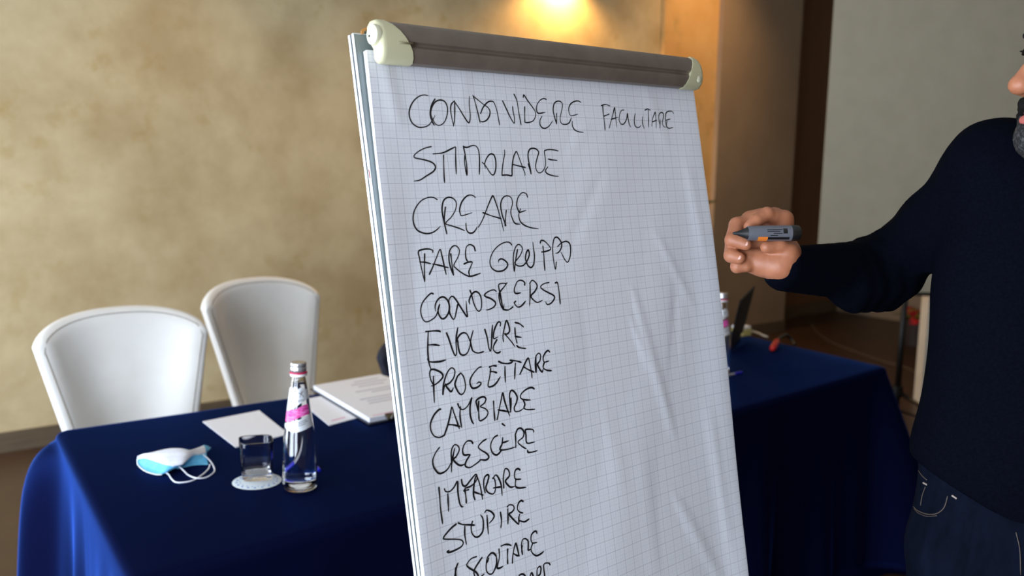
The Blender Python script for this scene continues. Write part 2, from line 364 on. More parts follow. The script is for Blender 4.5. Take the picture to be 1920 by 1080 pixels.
# ================================================================ chairs
M_LEATH = mottled('white leather', srgb(238, 234, 226), srgb(242, 239, 232), 9, .40, .03, .001, Specular_IOR_Level=.35)
M_SEAM = mat('stitching', srgb(150, 140, 126), .7)
M_NAVYF = mottled('dark navy fabric', srgb(24, 27, 40), srgb(30, 33, 48), 80, .85, .1, .001)
M_LEGW = mat('dark chair leg', srgb(52, 38, 30), .45)
def chair(name, label, group, m, m_seam, wide=1.0):
    th = thing(name, (0, 0, 0), label, 'chair', group)
    nu, nv = 61, 44
    def hw(z): return wide * (.145 + .125 * (z - .40) / .55)
    def mid(u, v):
        H = .885 + .105 * (1 - min(1, abs(u)) ** 2.2) ** .5
        z = .40 + (H - .40) * v
        y = .20 + .10 * (z - .4) - .15 * abs(u) ** 2.6 * (.6 + .4 * (1 - v))
        return np.array([u * hw(z), y, z]), H
    us = np.sin(np.linspace(-math.pi / 2, math.pi / 2, nu)); vs = np.concatenate([np.linspace(0, .85, 26), .85 + .15 * np.sin(np.linspace(0, math.pi / 2, 19))[1:]])
    Pm = np.array([[mid(u, v)[0] for u in us] for v in vs]); du = np.gradient(Pm, axis=1); dv = np.gradient(Pm, axis=0)
    nn = np.cross(du, dv); nn /= np.linalg.norm(nn, axis=-1)[..., None] + 1e-12; nn[nn[..., 1] > 0] *= -1
    R_ = .044
    TH = np.zeros(Pm.shape[:2])
    for i, v in enumerate(vs):
        for j, u in enumerate(us):
            m_, H = mid(u, v); d = min((1 - abs(u)) * hw(m_[2]) * 1.08, (H - m_[2]) * .9 if v < 1 else 0)
            TH[i, j] = .029 * math.sqrt(max(0, 1 - (1 - min(d / R_, 1)) ** 2)) + .0004
    fr_, bk = Pm + nn * TH[..., None], Pm - nn * TH[..., None]
    g = G(); V = np.concatenate([fr_.reshape(-1, 3), bk.reshape(-1, 3)]); k = nu * len(vs); F = []
    for i in range(len(vs) - 1):
        for j in range(nu - 1):
            q_ = (i * nu + j, i * nu + j + 1, (i + 1) * nu + j + 1, (i + 1) * nu + j); F.append(q_); F.append(tuple(k + x for x in q_[::-1]))
    rim = [i * nu for i in range(len(vs))] + [(len(vs) - 1) * nu + j for j in range(1, nu)] + [i * nu + nu - 1 for i in range(len(vs) - 2, -1, -1)] + list(range(nu - 2, 0, -1))
    for x, y_ in zip(rim, rim[1:] + rim[:1]): F.append((x, y_, k + y_, k + x))
    b = g.add(V, F).build('backrest', m, th, True)
    e = []
    def front(u, v, inset):
        m_, H = mid(u, v); i = np.argmin(np.abs(vs - v)); j = np.argmin(np.abs(us - u)); return fr_[i, j] + nn[i, j] * .0004
    jn_ = int(np.argmin(np.abs(us + .962))); it = int(np.argmin(np.abs(vs - .965)))
    path = [fr_[i, jn_] + nn[i, jn_] * .0003 for i in range(2, it - 1)] + [fr_[it, j] + nn[it, j] * .0003 for j in range(jn_ + 3, nu - jn_ - 3)] + [fr_[i, nu - 1 - jn_] + nn[i, nu - 1 - jn_] * .0003 for i in range(it - 2, 1, -1)]
    G().tube(catmull(np.array(path)[::2], 3), .0016, 6).build('piping', m_seam, b, True)
    # seat cushion
    S = []
    for zz, k in ((.36, .9), (.37, .98), (.40, 1.0), (.445, 1.0), (.465, .95), (.47, .80), (.472, .3), (.472, .01)):
        S.append([(k * .17 * wide * math.copysign(abs(math.cos(a)) ** .5, math.cos(a)), +.045 + k * .17 * math.copysign(abs(math.sin(a)) ** .5, math.sin(a)), zz) for a in np.linspace(0, 2 * math.pi, 48, endpoint=False)])
    G().grid(S, loop=True).build('seat', m, th, True)
    for sx in (-1, 1):
        for sy in (-1, 1):
            G().tube([(sx * .13, .045 + sy * .12, .38), (sx * .15, .05 + sy * .14, 0)], [.018, .013], 8).build('leg', M_LEGW, th, True)
    return th
def place(o, x, y, ang): o.location = (x, y, 0); o.rotation_euler = (0, 0, rad(ang))
c1 = chair('leather_chair', 'white leather chair nearest the left end of the table, behind the face mask', 'white leather chairs', M_LEATH, M_SEAM)
def dup(root, label):
    r = root.copy(); COL.objects.link(r); r['label'] = label
    for ch in list(root.children):
        c = ch.copy(); COL.objects.link(c); c.parent = r
        for g2 in ch.children:
            d = g2.copy(); COL.objects.link(d); d.parent = c
    return r
c2 = dup(c1, 'white leather chair behind the water bottle, close to the flipchart')
q = W(272, 700, 2.82); place(c1, q[0], q[1], 41); c1.scale = (1.045, 1, 1)
q = W(524, 640, 3.55); place(c2, q[0] + .02, q[1] + .05, 47); c2.scale = (1.03, 1, 1)
c3 = chair('dark_chair', 'dark navy chair mostly hidden behind the left edge of the flipchart', None, M_NAVYF, M_NAVYF, .95)
q = W(853, 700, 3.6); place(c3, q[0], q[1], 40); c3.scale = (1, 1, .785)
# ================================================================ flipchart
a_, t_, g_ = .7106, .1864, .0088
_ex = np.array([math.cos(a_), math.sin(a_), 0]); _n = np.array([math.sin(a_), -math.cos(a_), 0])
_up = np.array([0, 0, 1.]) * math.cos(t_) - _n * math.sin(t_)
EX = math.cos(g_) * _ex + math.sin(g_) * _up; EU = -math.sin(g_) * _ex + math.cos(g_) * _up; EN = np.cross(EX, EU)
FO = CAM + np.array([-.185, 1.2217, .1193])
def C3(c, r, n=0.0): return FO + EX * np.asarray(c)[..., None] - EU * np.asarray(r)[..., None] + EN * np.asarray(n)[..., None] if np.ndim(c) or np.ndim(n) or np.ndim(r) else FO + EX * c - EU * r + EN * n
FAX = [EX, EU, EN]
def pix2c(x, y):
    d = ray(x, y); X = CAM + d * (((FO - CAM) @ EN) / (d @ EN)) - FO; return X @ EX, -(X @ EU)

M_BOARD = mottled('grey board', srgb(122, 132, 132), srgb(134, 143, 143), 14, .35)
M_ALU = mat('aluminium edge', srgb(228, 232, 234), .28, .35)
M_RAIL = mottled('brown grey rail', srgb(104, 92, 82), srgb(114, 101, 90), 30, .42, stretch=(1, 1, 1))
M_CREAM = mat('cream plastic', srgb(206, 202, 164), .4)
M_CREAMD = mat('cream plastic knob', srgb(220, 218, 188), .35)
M_CORK = mat('torn brown tape', srgb(186, 130, 70), .7)
M_TUBE = mat('grey steel tube', srgb(120, 124, 128), .35, .8)
M_RUB = mat('black rubber', srgb(18, 18, 18), .6)
base = np.array([FO[0] + EX[0] * .32 + .25, FO[1] + EX[1] * .32 + .28, 0])
base = FO + EX * .32 - EN * .12; base[2] = 0
fc = thing('flipchart', base, 'grey flipchart easel with a brown clamp rail standing in front of the table', 'flipchart')
_s = .0135; EXB = EX + _s * EU; EUB = EU - _s * EX; EXB = EXB / np.linalg.norm(EXB); EUB = EUB / np.linalg.norm(EUB); BAXB = [EXB, EUB, EN]
BO = C3(-.0226, -.0405)
CB = lambda c, r, n: BO + EXB * c - EUB * r + EN * n          # the board hangs a touch skew to the paper
b = G().box(CB(.338, .510, -.0155), (.3364, .5084, .0048), BAXB).build('board', M_BOARD, fc, 0); mod_bevel(b, .001, 1)
# aluminium edge profile: two ribs with a dark groove, on all four sides
fr = G()
for n0, n1 in ((-.0240, -.0192), (-.0150, -.0100)):
    nn = (n0 + n1) / 2; hn = (n1 - n0) / 2
    for c0, c1_ in ((.0, .0016), (.6744, .676)): fr.box(CB((c0 + c1_) / 2, .510, nn), ((c1_ - c0) / 2, .510, hn), BAXB)
    for r0, r1 in ((.0, .0016), (1.0184, 1.020)): fr.box(CB(.338, (r0 + r1) / 2, nn), (.338, (r1 - r0) / 2, hn), BAXB)
ef = mod_bevel(fr.build('edge_frame', M_ALU, fc, 0), .0006, 1)
G().box(CB(.338, .510, -.0171), (.3372, .5092, .0024), BAXB).build('edge_groove', mat('dark groove', srgb(44, 48, 50), .6), ef, 0)
_d = ray(692.5, 326); _X = CAM + _d * (((CB(0, 0, -.0106) - CAM) @ EN) / (_d @ EN))
G().box(_X, (.0008, .006, .0002), BAXB).build('red_mark', mat('red marker smear', srgb(170, 60, 64), .6), b, 0)
# clamp rail: extruded profile (r along the sheet, n out from it)
prof = [(-.0530, -.008), (-.0555, -.002), (-.0535, .010), (-.047, .0185), (-.038, .0230), (-.029, .0245), (-.0250, .0244), (-.0232, .0205), (-.0205, .0200), (-.0165, .0235), (-.012, .0240), (-.004, .0205), (.0012, .0150), (.0022, .006), (.0018, .0044), (-.015, .0044), (-.0215, -.001), (-.030, -.005), (-.044, -.009)]
def sweep(cols_fn, pr, name, m, par, smooth=30):
    g = G(); k = len(pr); g.add([C3(cols_fn(0, r, n), r, n) for r, n in pr] + [C3(cols_fn(1, r, n), r, n) for r, n in pr],
        [(i, (i + 1) % k, k + (i + 1) % k, k + i) for i in range(k)] + [tuple(range(k))[::-1], tuple(range(k, 2 * k))])
    return g.build(name, m, par, smooth)
rail = sweep(lambda s, r, n: .012 if not s else .645, prof, 'clamp_rail', M_RAIL, fc)
rp = np.array([(-.0520, -.0075), (-.0560, -.0015), (-.0545, .0105), (-.047, .0192), (-.038, .0240), (-.030, .0255), (-.0235, .0258), (-.018, .0258), (-.012, .0250), (-.004, .0215), (.0020, .0155), (.0030, .0065), (.0022, .0044), (-.015, .0044), (-.0215, .0), (-.030, -.0045), (-.043, -.0080)]); rc = np.array([-.026, .004]); big = (rp - rc) * np.array([1.015, 1.02]) + rc
def lerpr(r, a, b): return a + (b - a) * np.clip((r + .055) / .057, 0, 1)
def cap_rows(sgn):
    rows = []
    for k, sc_ in ((0, .80), (.25, .93), (.55, .985), (1.0, 1.0)):
        rows.append([(rr, nn) for rr, nn in (big - rc) * sc_ + rc])
    return rows
def cap(side):
    R_ = cap_rows(side); out = []
    for i, (row, d) in enumerate(zip(R_, (0, .0025, .005, .009))):
        c_out = (-.0035 + d) if side < 0 else (.6645 - d)
        out.append([C3(c_out, r, n) for r, n in row])
    inner = []
    for r, n in big:
        bow = .010 * math.sin(math.pi * np.clip((r + .055) / .057, 0, 1))
        c_ = (lerpr(r, .014, .048) + bow * .6) if side < 0 else (lerpr(r, .650, .616) - bow * .2)
        inner.append(C3(c_, r, n))
    out.append(inner)
    g = G().grid(out, loop=True); k = len(big); g.f.append(tuple(range(k))[::-1]); g.f.append(tuple(range(4 * k, 5 * k)))
    return g.build('end_cap', M_CREAM, fc, 40)
capL, capR = cap(-1), cap(1)
kn = G().lathe([(.0125, -.003), (.0135, .002), (.0128, .0052), (.010, .0062), (.003, .0066)], C3(-.0035, -.0330, .0125), -EX, 36).build('knob', M_CREAMD, capL, 50)
G().lathe([(.0016, .0), (.0013, .0009)], C3(-.0101, -.0320, .0085), -EX, 10).build('screw', M_RUB, kn)
G().lathe([(.0075, -.002), (.0072, .0012), (.005, .0026), (.001, .003)], C3(.650, -.0135, .0235), EN, 20).build('knob', M_CREAMD, capR, 60)
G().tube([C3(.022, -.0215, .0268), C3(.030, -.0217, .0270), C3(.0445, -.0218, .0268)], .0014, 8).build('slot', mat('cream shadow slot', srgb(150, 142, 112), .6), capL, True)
# small scraps: bracket and torn tape behind the cap
G().box(C3(.0005, -.0335, -.0135), (.0070, .0105, .0030), FAX).build('bracket', M_BOARD, fc, 0)
tp = [C3(c, r, n) for c, r, n in ((-.0105, -.0385, -.0098), (-.0112, -.0430, -.0096), (-.0085, -.0462, -.0094), (-.0045, -.0478, -.0092), (-.0010, -.0486, -.0092), (.0030, -.0490, -.0094), (.0034, -.0462, -.0096), (.0, -.0450, -.0096), (-.0035, -.0448, -.0096), (-.0060, -.0436, -.0098), (-.0072, -.0402, -.0098))]
G().prism(tp, EN * .0018).build('torn_tape', M_CORK, fc, 0)
# legs
for c in (.06, .56):
    top = C3(c, .05, -.038); d = -EU * 1.0; foot = top + d * (top[2] / -d[2]) * .995; foot[2] = .0
    G().tube([top, foot], .011, 12).build('leg', M_TUBE, fc, True)
top = C3(.31, .10, -.050); foot = top - EN * .80; foot[2] = 0
foot = np.array([top[0] - EN[0] * .32, top[1] - EN[1] * .32, 0]); G().tube([top, foot], .011, 12).build('leg', M_TUBE, fc, True)
tr = G(); tr.box(C3(.309, 1.0, .016), (.33, .0025, .035), FAX); tr.box(C3(.309, .985, .049), (.33, .015, .002), FAX); tr.box(C3(.309, .985, -.012), (.33, .016, .006), FAX)
tr.build('pen_tray', M_BOARD, fc, 0)

# ---------------------------------------------------------------- paper pad
def gridpaper():
    m = mat('squared paper', srgb(238, 240, 246), .62); nt, p, N, L = nodes(m); p.inputs['Specular IOR Level'].default_value = .3
    uv = N('ShaderNodeUVMap'); sp = N('ShaderNodeSeparateXYZ'); L(uv.outputs[0], sp.inputs[0])
    def M(op, a, b=None, c=None):
        n = N('ShaderNodeMath'); n.operation = op
        for i, q in enumerate((a, b, c)):
            if q is None: continue
            if isinstance(q, (int, float)): n.inputs[i].default_value = q
            else: L(q, n.inputs[i])
        return n.outputs[0]
    def line(src, per, w):
        f = M('PINGPONG', M('ADD', src, 10 * per), per / 2); return M('LESS_THAN', f, w)
    tot = None
    for per, w, k in ((.02, .00034, .46), (.01, .00022, .24), (.005, .00018, .13)):
        l = M('MULTIPLY', M('MAXIMUM', line(sp.outputs[0], per, w), line(sp.outputs[1], per, w)), k)
        tot = l if tot is None else M('MAXIMUM', tot, l)
    mx = N('ShaderNodeMix'); mx.data_type = 'RGBA'; mx.inputs['A'].default_value = srgb(238, 240, 246); mx.inputs['B'].default_value = srgb(84, 84, 110)
    L(tot, mx.inputs['Factor']); L(mx.outputs['Result'], p.inputs['Base Color'])
    p.inputs['Subsurface Weight'].default_value = 0
    return m
M_PAPER = gridpaper()
M_PADEDGE = mat('pad edge', srgb(246, 248, 250), .7)
ridges = []
for x0, y0, x1, y1, w, h in ((1185, 545, 1255, 790, .012, .0022), (1150, 520, 1205, 660, .010, .0018), (1120, 345, 1075, 440, .013, -.0014), (1265, 560, 1262, 700, .012, -.0018),
                            (1235, 450, 1290, 560, .010, .0014), (1290, 330, 1310, 460, .012, .0016), (1270, 940, 1345, 1078, .014, .0022), (1205, 880, 1225, 1060, .02, .0014),
                            (1095, 240, 1060, 300, .014, .0012), (870, 150, 862, 250, .012, .0008), (930, 800, 1010, 1000, .03, -.0012), (1130, 750, 1160, 900, .02, .0014),
                            (1330, 800, 1362, 1000, .014, .002), (1030, 480, 1120, 620, .03, -.0012), (1215, 180, 1245, 260, .015, .0012), (720, 120, 742, 220, .012, .0022)):
    ridges.append((np.array(pix2c(x0, y0)), np.array(pix2c(x1, y1)), w, h))
def paper_h(c, r):
    c = np.asarray(c, float); r = np.asarray(r, float); X = np.stack([c, r], -1); h = np.zeros(c.shape)
    for a, b, w, hh in ridges:
        d = b - a; t = np.clip(((X - a) @ d) / (d @ d), -.3, 1.3); q = X - a - t[..., None] * d
        h += .72 * hh * np.exp(-(q ** 2).sum(-1) / (w * w)) * np.exp(-np.maximum(np.abs(t - .5) - .4, 0) ** 2 * 14)
    env = np.clip(r / .12, 0, 1)
    h += env * (.0012 * np.sin(c * 17 + 2.2 * r) * np.sin(r * 9 + 1) + .0008 * np.sin(c * 31 + r * 13))
    h += .007 * np.exp(-((c - .662) / .05) ** 2) * np.clip(r / .25, 0, 1)
    h += .004 * np.exp(-((c + .012) / .03) ** 2) * np.clip(r / .2, 0, 1)
    return np.maximum(h, -.0004) + .0010
cc = np.linspace(-.0120, .6622, 190); rr = np.linspace(-.0160, .945, 250); CC, RRr = np.meshgrid(cc, rr)
# the top left corner of the sheet bows away under the clamp
CS = CC - .004 * np.exp(-((CC + .012) / .03) ** 2) * np.clip((RRr - .02) / .1, 0, 1) + .0028 * np.sin(np.clip(RRr, 0, 1) * 5.2) * np.exp(-((CC - .662) / .05) ** 2)
HH = paper_h(CC, RRr)
SH = C3(CS, RRr, HH)
pad = thing('paper_pad', C3(.325, .945, -.004), 'squared paper pad with handwritten words clamped on the flipchart', 'paper pad')
F_ = [(i * 190 + j, i * 190 + j + 1, (i + 1) * 190 + j + 1, (i + 1) * 190 + j) for i in range(249) for j in range(189)]
obj('top_sheet', SH.reshape(-1, 3), F_, M_PAPER, pad, True, uv=np.stack([CC, RRr], -1).reshape(-1, 2))
pe = G().box(C3(.3250, .464, -.0044), (.3362, .480, .0038), FAX)
pe.build('pad_block', M_PADEDGE, pad, 0)

# ---------------------------------------------------------------- handwriting: pen strokes lying on the sheet
M_INK = mat('black marker ink', srgb(14, 16, 24), .5)
FRM = {'A': (640, 20, 4.908), '2': (1000, 40, 4.908), '3': (740, 150, 3.2724), 'B': (860, 230, 10.667), '4': (740, 430, 4.908), '5': (740, 640, 4.908), '6': (740, 860, 4.908)}
WORDS = [
('CONDIVIDERE', '''A 790,785 755,778 710,790 665,825 630,880 615,940 622,995 650,1045 700,1075 745,1075 790,1060 825,1020 855,965
A 855,815 825,865 808,930 812,980 830,1025 850,1060
A 830,1000 815,950 828,885 860,840 905,825 945,840 968,885 970,940 955,1000 930,1040 890,1058 855,1040 828,990
A 1025,1065 1035,1000 1037,900 1035,828
A 1035,832 1005,865 1000,920 1010,990 1027,1060
A 1030,832 1075,900 1120,975 1160,1030 1175,1020 1180,960 1170,870 1172,790
A 1205,780 1230,860 1255,960 1272,1037
A 1210,790 1260,830 1310,870 1345,895 1362,930 1355,975 1330,1010 1295,1025 1270,1015
A 1275,950 1300,890 1340,845 1375,835 1400,850 1425,920 1440,1000 1452,1055
A 1478,832 1510,900 1550,985 1585,1038 1588,990 1575,930 1570,880
A 1583,770 1610,830 1625,920 1640,1000 1650,1055
A 1682,885 1682,960 1685,1032
A 1668,800 1675,778 1710,830 1755,890 1780,930 1782,975 1760,1015 1720,1030 1685,1030
2 115,720 90,712 55,730 28,775 25,820 45,848 105,838
2 75,875 58,910 58,950 75,978 105,985 140,965 175,915
2 208,945 210,900 208,845
2 208,940 188,870 178,810 190,755 225,735 258,750 262,790 250,850 242,900 255,940 290,950 325,935 345,890
2 432,748 410,735 375,738 340,760 322,800 325,840 345,870 405,855
2 355,920 355,960 375,1000 410,1018 452,1024'''),
('FACILITARE', '''2 615,778 655,768 697,780
2 630,775 635,850 645,930 650,1005
2 640,875 665,866 690,855
2 688,985 705,920 725,850 738,797 745,850 757,975
2 705,905 770,885
2 825,818 800,825 785,865 780,910 795,945 825,945 850,900 858,850 865,900 875,950 890,978
2 930,850 922,900 925,950 940,975 965,978 985,960
2 1000,880 1000,940 1015,990
2 1020,820 1045,808 1070,820
2 1050,815 1055,880 1055,978
2 1085,965 1090,900 1110,845 1115,845 1120,900 1125,985
2 1085,930 1130,910
2 1158,985 1160,900
2 1160,960 1145,900 1150,860 1170,840 1190,850 1190,890 1180,930 1190,965 1215,978
2 1285,850 1270,830 1235,830 1215,850 1210,900 1215,960
2 1212,912 1255,900
2 1228,905 1218,960 1240,985 1280,978'''),
('STIMOLARE', '''3 220,410 180,420 140,440 113,465 120,480 170,490 220,505 245,530 235,560 190,590 150,615 112,622
3 230,455 290,448 340,425 370,410
3 295,462 297,530 300,600 303,632
3 370,415 370,480 374,580
B 85,500 115,640 145,850 155,1060
B 110,660 105,800 125,950 150,1060
B 75,475 110,495 170,495 230,470 290,460 340,480 380,550 400,700 400,900 397,1040
B 450,795 490,830 530,880 580,960 630,1030 670,1050 700,1020 722,940 728,850 720,740 690,655 640,628 590,650 540,720 510,800 505,860 520,925
B 900,550 905,620 880,760 860,900 850,1040 865,1055 950,1050 1040,1065 1055,1040 1055,950 1065,800 1090,680 1125,600 1145,580 1180,650 1230,790 1290,950 1318,1030 1310,1060
B 1080,840 1200,870 1335,900
B 1380,820 1410,920 1440,1035
B 1440,1030 1420,900 1385,740 1380,620 1410,540 1465,515 1540,530 1590,590 1570,680 1540,790 1530,880 1550,960 1595,1005 1650,990 1700,930 1728,830 1720,700 1705,580 1740,550 1820,540 1915,550 1985,570
B 1780,730 1850,745 1960,755
B 1775,885 1730,950 1740,1000 1800,1040 1915,1070 1990,1072'''),
('CREARE', '''3 258,735 235,722 200,722 155,745 122,790 108,840 115,890 140,925 185,942 225,938 255,920 277,898
3 308,780 302,850 308,900 317,945
3 317,945 300,870 288,800 295,745 320,722 350,725 373,750 370,795 345,840 310,880 345,895 390,910 425,925
3 490,722 470,708 440,712 410,745 395,790 398,820 410,833 470,815
3 432,880 435,915 450,938 475,938 495,915 500,900
3 508,905 535,855 560,790 585,730 597,712 610,740 630,800 650,870 665,930
3 535,815 590,835 650,852
3 680,800 675,850 672,898
3 678,895 655,830 645,770 655,730 680,712 710,722 718,760 708,810 718,850 735,880 765,885
3 812,720 805,700 780,692 755,720 745,765 755,800 765,812 803,800
3 770,790 758,830 770,870 800,895 840,908 880,913'''),
('FARE', '''4 345,215 345,195 310,182 260,185 215,205 225,270 245,370 270,480
4 272,225 270,330 272,485
4 225,300 280,305 330,318
4 315,415 345,350 385,250 413,185 430,240 450,330 470,418
4 345,320 400,330 495,355
4 512,225 520,300 537,425
4 537,420 510,350 495,270 505,190 540,152 575,165 590,205 575,260 540,330 560,360 610,400 665,430 700,432 740,420 780,405
4 733,200 720,160 685,142 655,160 645,210 650,270 668,300
4 630,320 665,305 700,300 705,310 690,350 675,390 682,428'''),
('GRUPPO', '''4 1072,145 1050,122 1010,120 950,150 895,210 868,290 880,350 915,380 950,388 995,378 1025,350 1033,320 1010,290 975,273 950,285 948,305
4 1125,185 1110,270 1095,390
4 1095,385 1085,300 1090,220 1110,160 1135,140 1160,155 1170,190 1150,240 1115,285 1100,310 1125,335 1165,338 1195,318 1220,280 1235,230 1225,190 1208,215 1200,270 1220,330 1250,352 1275,320 1282,240 1272,170 1268,120
4 1360,155 1368,230 1372,310 1378,382
4 1335,128 1345,103 1375,110 1410,145 1432,180 1400,200 1345,210
4 1483,300 1475,368 1455,270 1450,170 1460,95 1480,73 1505,85 1530,130 1525,180 1500,215 1475,220
4 1495,160 1530,125 1575,112 1605,135 1612,190 1605,260 1585,303 1560,280 1525,210'''),
('CONOSCERSI', '''4 352,595 330,590 290,625 250,680 235,745 245,805 270,845 300,850 340,830 380,790 410,690 395,740 405,790 430,822 460,815 490,770 500,710 480,650 440,622 400,640 375,680 368,720 375,755
4 498,700 495,660 505,630 530,618 560,650 600,715 660,805 655,740 650,660
4 575,690 565,740 550,810 535,828 515,800 500,760 498,700
4 685,562 700,600 720,680 745,735 770,755 790,720 790,650 775,600 745,575 715,585 690,620 678,660 685,690
4 928,573 905,558 860,570 820,600 830,620 880,640 920,675 910,710 870,735 832,745
4 1028,492 1000,530 975,560 955,590 955,640 970,700 990,740
4 1018,500 985,498 950,510 955,560 965,600 975,660 992,735 1000,690
4 990,738 1040,742 1085,712
4 1190,515 1190,490 1160,470 1125,480 1100,530 1095,570 1110,590 1155,585
4 1108,662 1095,680 1125,715 1160,705 1200,660
4 1240,490 1240,600 1235,705
4 1235,500 1260,470 1290,490 1305,525 1285,570 1250,610 1260,640 1300,672 1330,665 1355,650
4 1415,490 1370,500 1338,525 1350,550 1400,580 1455,610 1460,640 1430,680 1395,692 1380,665
4 1470,495 1490,490 1500,530 1508,610 1515,690'''),
('EVOLVERE', '''4 280,942 350,935 400,935 420,945
4 305,942 302,1000 300,1080 302,1150 310,1220 320,1260 330,1290
4 300,1065 360,1062 412,1070
4 300,1190 310,1215 350,1222 410,1218 468,1202
4 472,952 495,1010 535,1130 555,1162 565,1130 560,1050 562,990 575,905
4 562,1040 575,1000 600,965 635,952 665,975 690,1040
4 575,1020 580,1080 595,1140 625,1158 660,1140 685,1080 695,1010 715,930
4 690,1030 700,1080 715,1120 760,1138 815,1125
4 822,920 845,1000 860,1090 876,1120 885,1060 888,960 893,880
4 965,890 968,860 945,855 920,900 905,950 905,1005 945,990
4 935,1015 910,1060 900,1100 920,1130 945,1138 970,1125
4 995,1035 990,980 1005,900 1022,840 1045,890 1050,940 1025,965 1005,960 1040,1000 1080,1050 1100,1080
4 1100,858 1140,868 1180,900
4 1100,905 1105,980 1120,1050
4 1100,985 1160,995
4 1115,1068 1140,1088 1200,1098'''),
('PROGETTARE', '''5 352,320 355,430 360,565
5 352,400 330,360 318,300 330,262 370,262 425,290 440,325 410,365 365,400 330,412
5 465,390 445,440 440,495
5 440,490 445,400 470,310 500,258 525,245 548,270 540,330 505,380 470,405 490,440 515,462 535,430
5 605,290 575,320 555,370 550,400 565,440 590,480 615,488 640,455 645,400 630,330 605,293
5 792,235 765,245 720,295 690,350 690,395 710,430 745,428 780,405 790,385 770,375 750,390
5 865,238 900,225 935,228
5 878,250 870,320 855,410 890,415 930,385 968,325
5 872,278 905,280 937,290
5 950,185 985,200 1040,205 1080,190
5 1010,230 1010,300 1015,380
5 1055,175 1110,180 1160,195
5 1105,200 1100,270 1098,350
5 1145,305 1170,250 1200,185 1222,155 1235,210 1250,290 1255,338
5 1180,235 1220,260 1275,285
5 1290,150 1292,220 1292,290
5 1290,285 1283,210 1290,140 1315,110 1332,130 1325,180 1305,210 1320,250 1345,282 1355,255
5 1415,100 1400,85 1375,105 1355,150 1365,190 1408,180
5 1365,195 1355,240 1385,265 1432,270'''),
('CAMBIARE', '''5 420,625 400,630 355,680 322,755 325,820 355,870 400,885 440,870 460,855
5 450,865 480,780 505,680 520,605 540,660 565,730 590,805
5 485,765 540,770 600,785
5 575,572 590,610 625,628 670,590 705,518 690,590 690,670 705,730 722,762
5 600,600 595,660 600,730 612,795
5 768,550 768,640 772,720
5 765,640 752,590 745,550 770,525 810,510 835,530 820,570 785,600 830,620 855,655 835,700 790,730 770,722
5 905,550 910,640 918,732
5 938,722 955,640 975,540 990,475 1005,540 1030,620 1055,688
5 945,630 1000,640 1055,650
5 1065,520 1065,600 1062,655
5 1062,650 1055,560 1052,490 1068,452 1095,465 1120,510 1115,560 1095,610 1105,645 1145,640 1180,615
5 1275,438 1250,425 1205,440 1160,480 1150,515 1175,535 1240,540
5 1175,540 1190,580 1182,612 1210,628 1280,625'''),
('CRESCERE', '''5 405,975 370,1020 345,1070 338,1110 350,1160 390,1210 430,1210 480,1175 515,1110
5 545,985 530,1060 517,1130 515,1205
5 517,1110 515,1010 540,955 575,960 588,1000 560,1060 535,1085 560,1120 600,1142 640,1130
5 715,940 700,918 660,920 630,960 620,1010 635,1045 690,1040
5 690,1045 655,1100 645,1145 685,1162 740,1130 790,1090
5 838,900 800,925 765,970 790,1000 840,1030 862,1065 835,1092 778,1088
5 942,865 910,885 885,930 880,980 900,1030 935,1045 965,1020 985,990
5 990,885 985,940 965,985 975,1000 1030,995 1100,975
5 985,935 1045,915
5 983,757 1012,778
5 1105,850 1110,920 1110,980
5 1105,860 1125,810 1155,800 1180,830 1175,880 1130,925 1165,965 1205,990
5 1270,835 1265,815 1230,808 1195,815 1200,860 1210,935 1280,925
5 1215,1000 1220,1020 1250,1020 1303,1005'''),
('IMPARARE', '''6 395,262 402,350 408,450 428,597
6 448,275 460,300 500,300 540,260 572,210 575,300 590,400 610,440 628,440
6 480,320 483,400 487,485
6 608,190 620,240 650,250 700,190 740,145 755,165 745,205 700,250 640,272
6 640,280 650,350 655,410
6 630,295 680,285
6 735,380 722,330 725,250 742,165 760,180 785,260 805,375
6 725,305 760,318 812,335
6 830,315 815,250 820,180 845,150 862,160 850,215 835,265 850,305 890,325 915,310 925,250 915,190 895,175
6 897,185 925,150 950,175 975,240 985,340
6 905,270 950,262 985,258
6 1000,270 995,180 1005,110 1020,90 1045,110 1050,160 1015,205 1045,250 1070,262 1100,255
6 1150,105 1130,92 1105,110 1098,160 1110,188 1158,188
6 1110,190 1105,235 1115,262 1150,270 1205,263'''),
('STUPIRE', '''6 560,600 520,630 470,680 435,725 450,738 540,740 600,745 625,770 610,805 560,835 500,858 472,855 490,840
6 578,590 620,605 680,608 735,612
6 640,620 640,700 655,790
6 712,575 700,620 705,680 735,718 770,715 805,670 812,600 805,545 785,517
6 845,520 850,600 858,695
6 825,495 840,475 880,485 910,520 900,555 865,595
6 968,490 978,560 973,638
6 1035,460 1038,530 1038,605
6 1030,445 1050,425 1085,430 1095,460 1075,490 1050,510 1080,550 1125,595 1140,605
6 1180,395 1160,385 1135,410 1125,460 1145,490 1178,500
6 1145,510 1138,545 1140,600
6 1145,570 1190,580 1235,553'''),
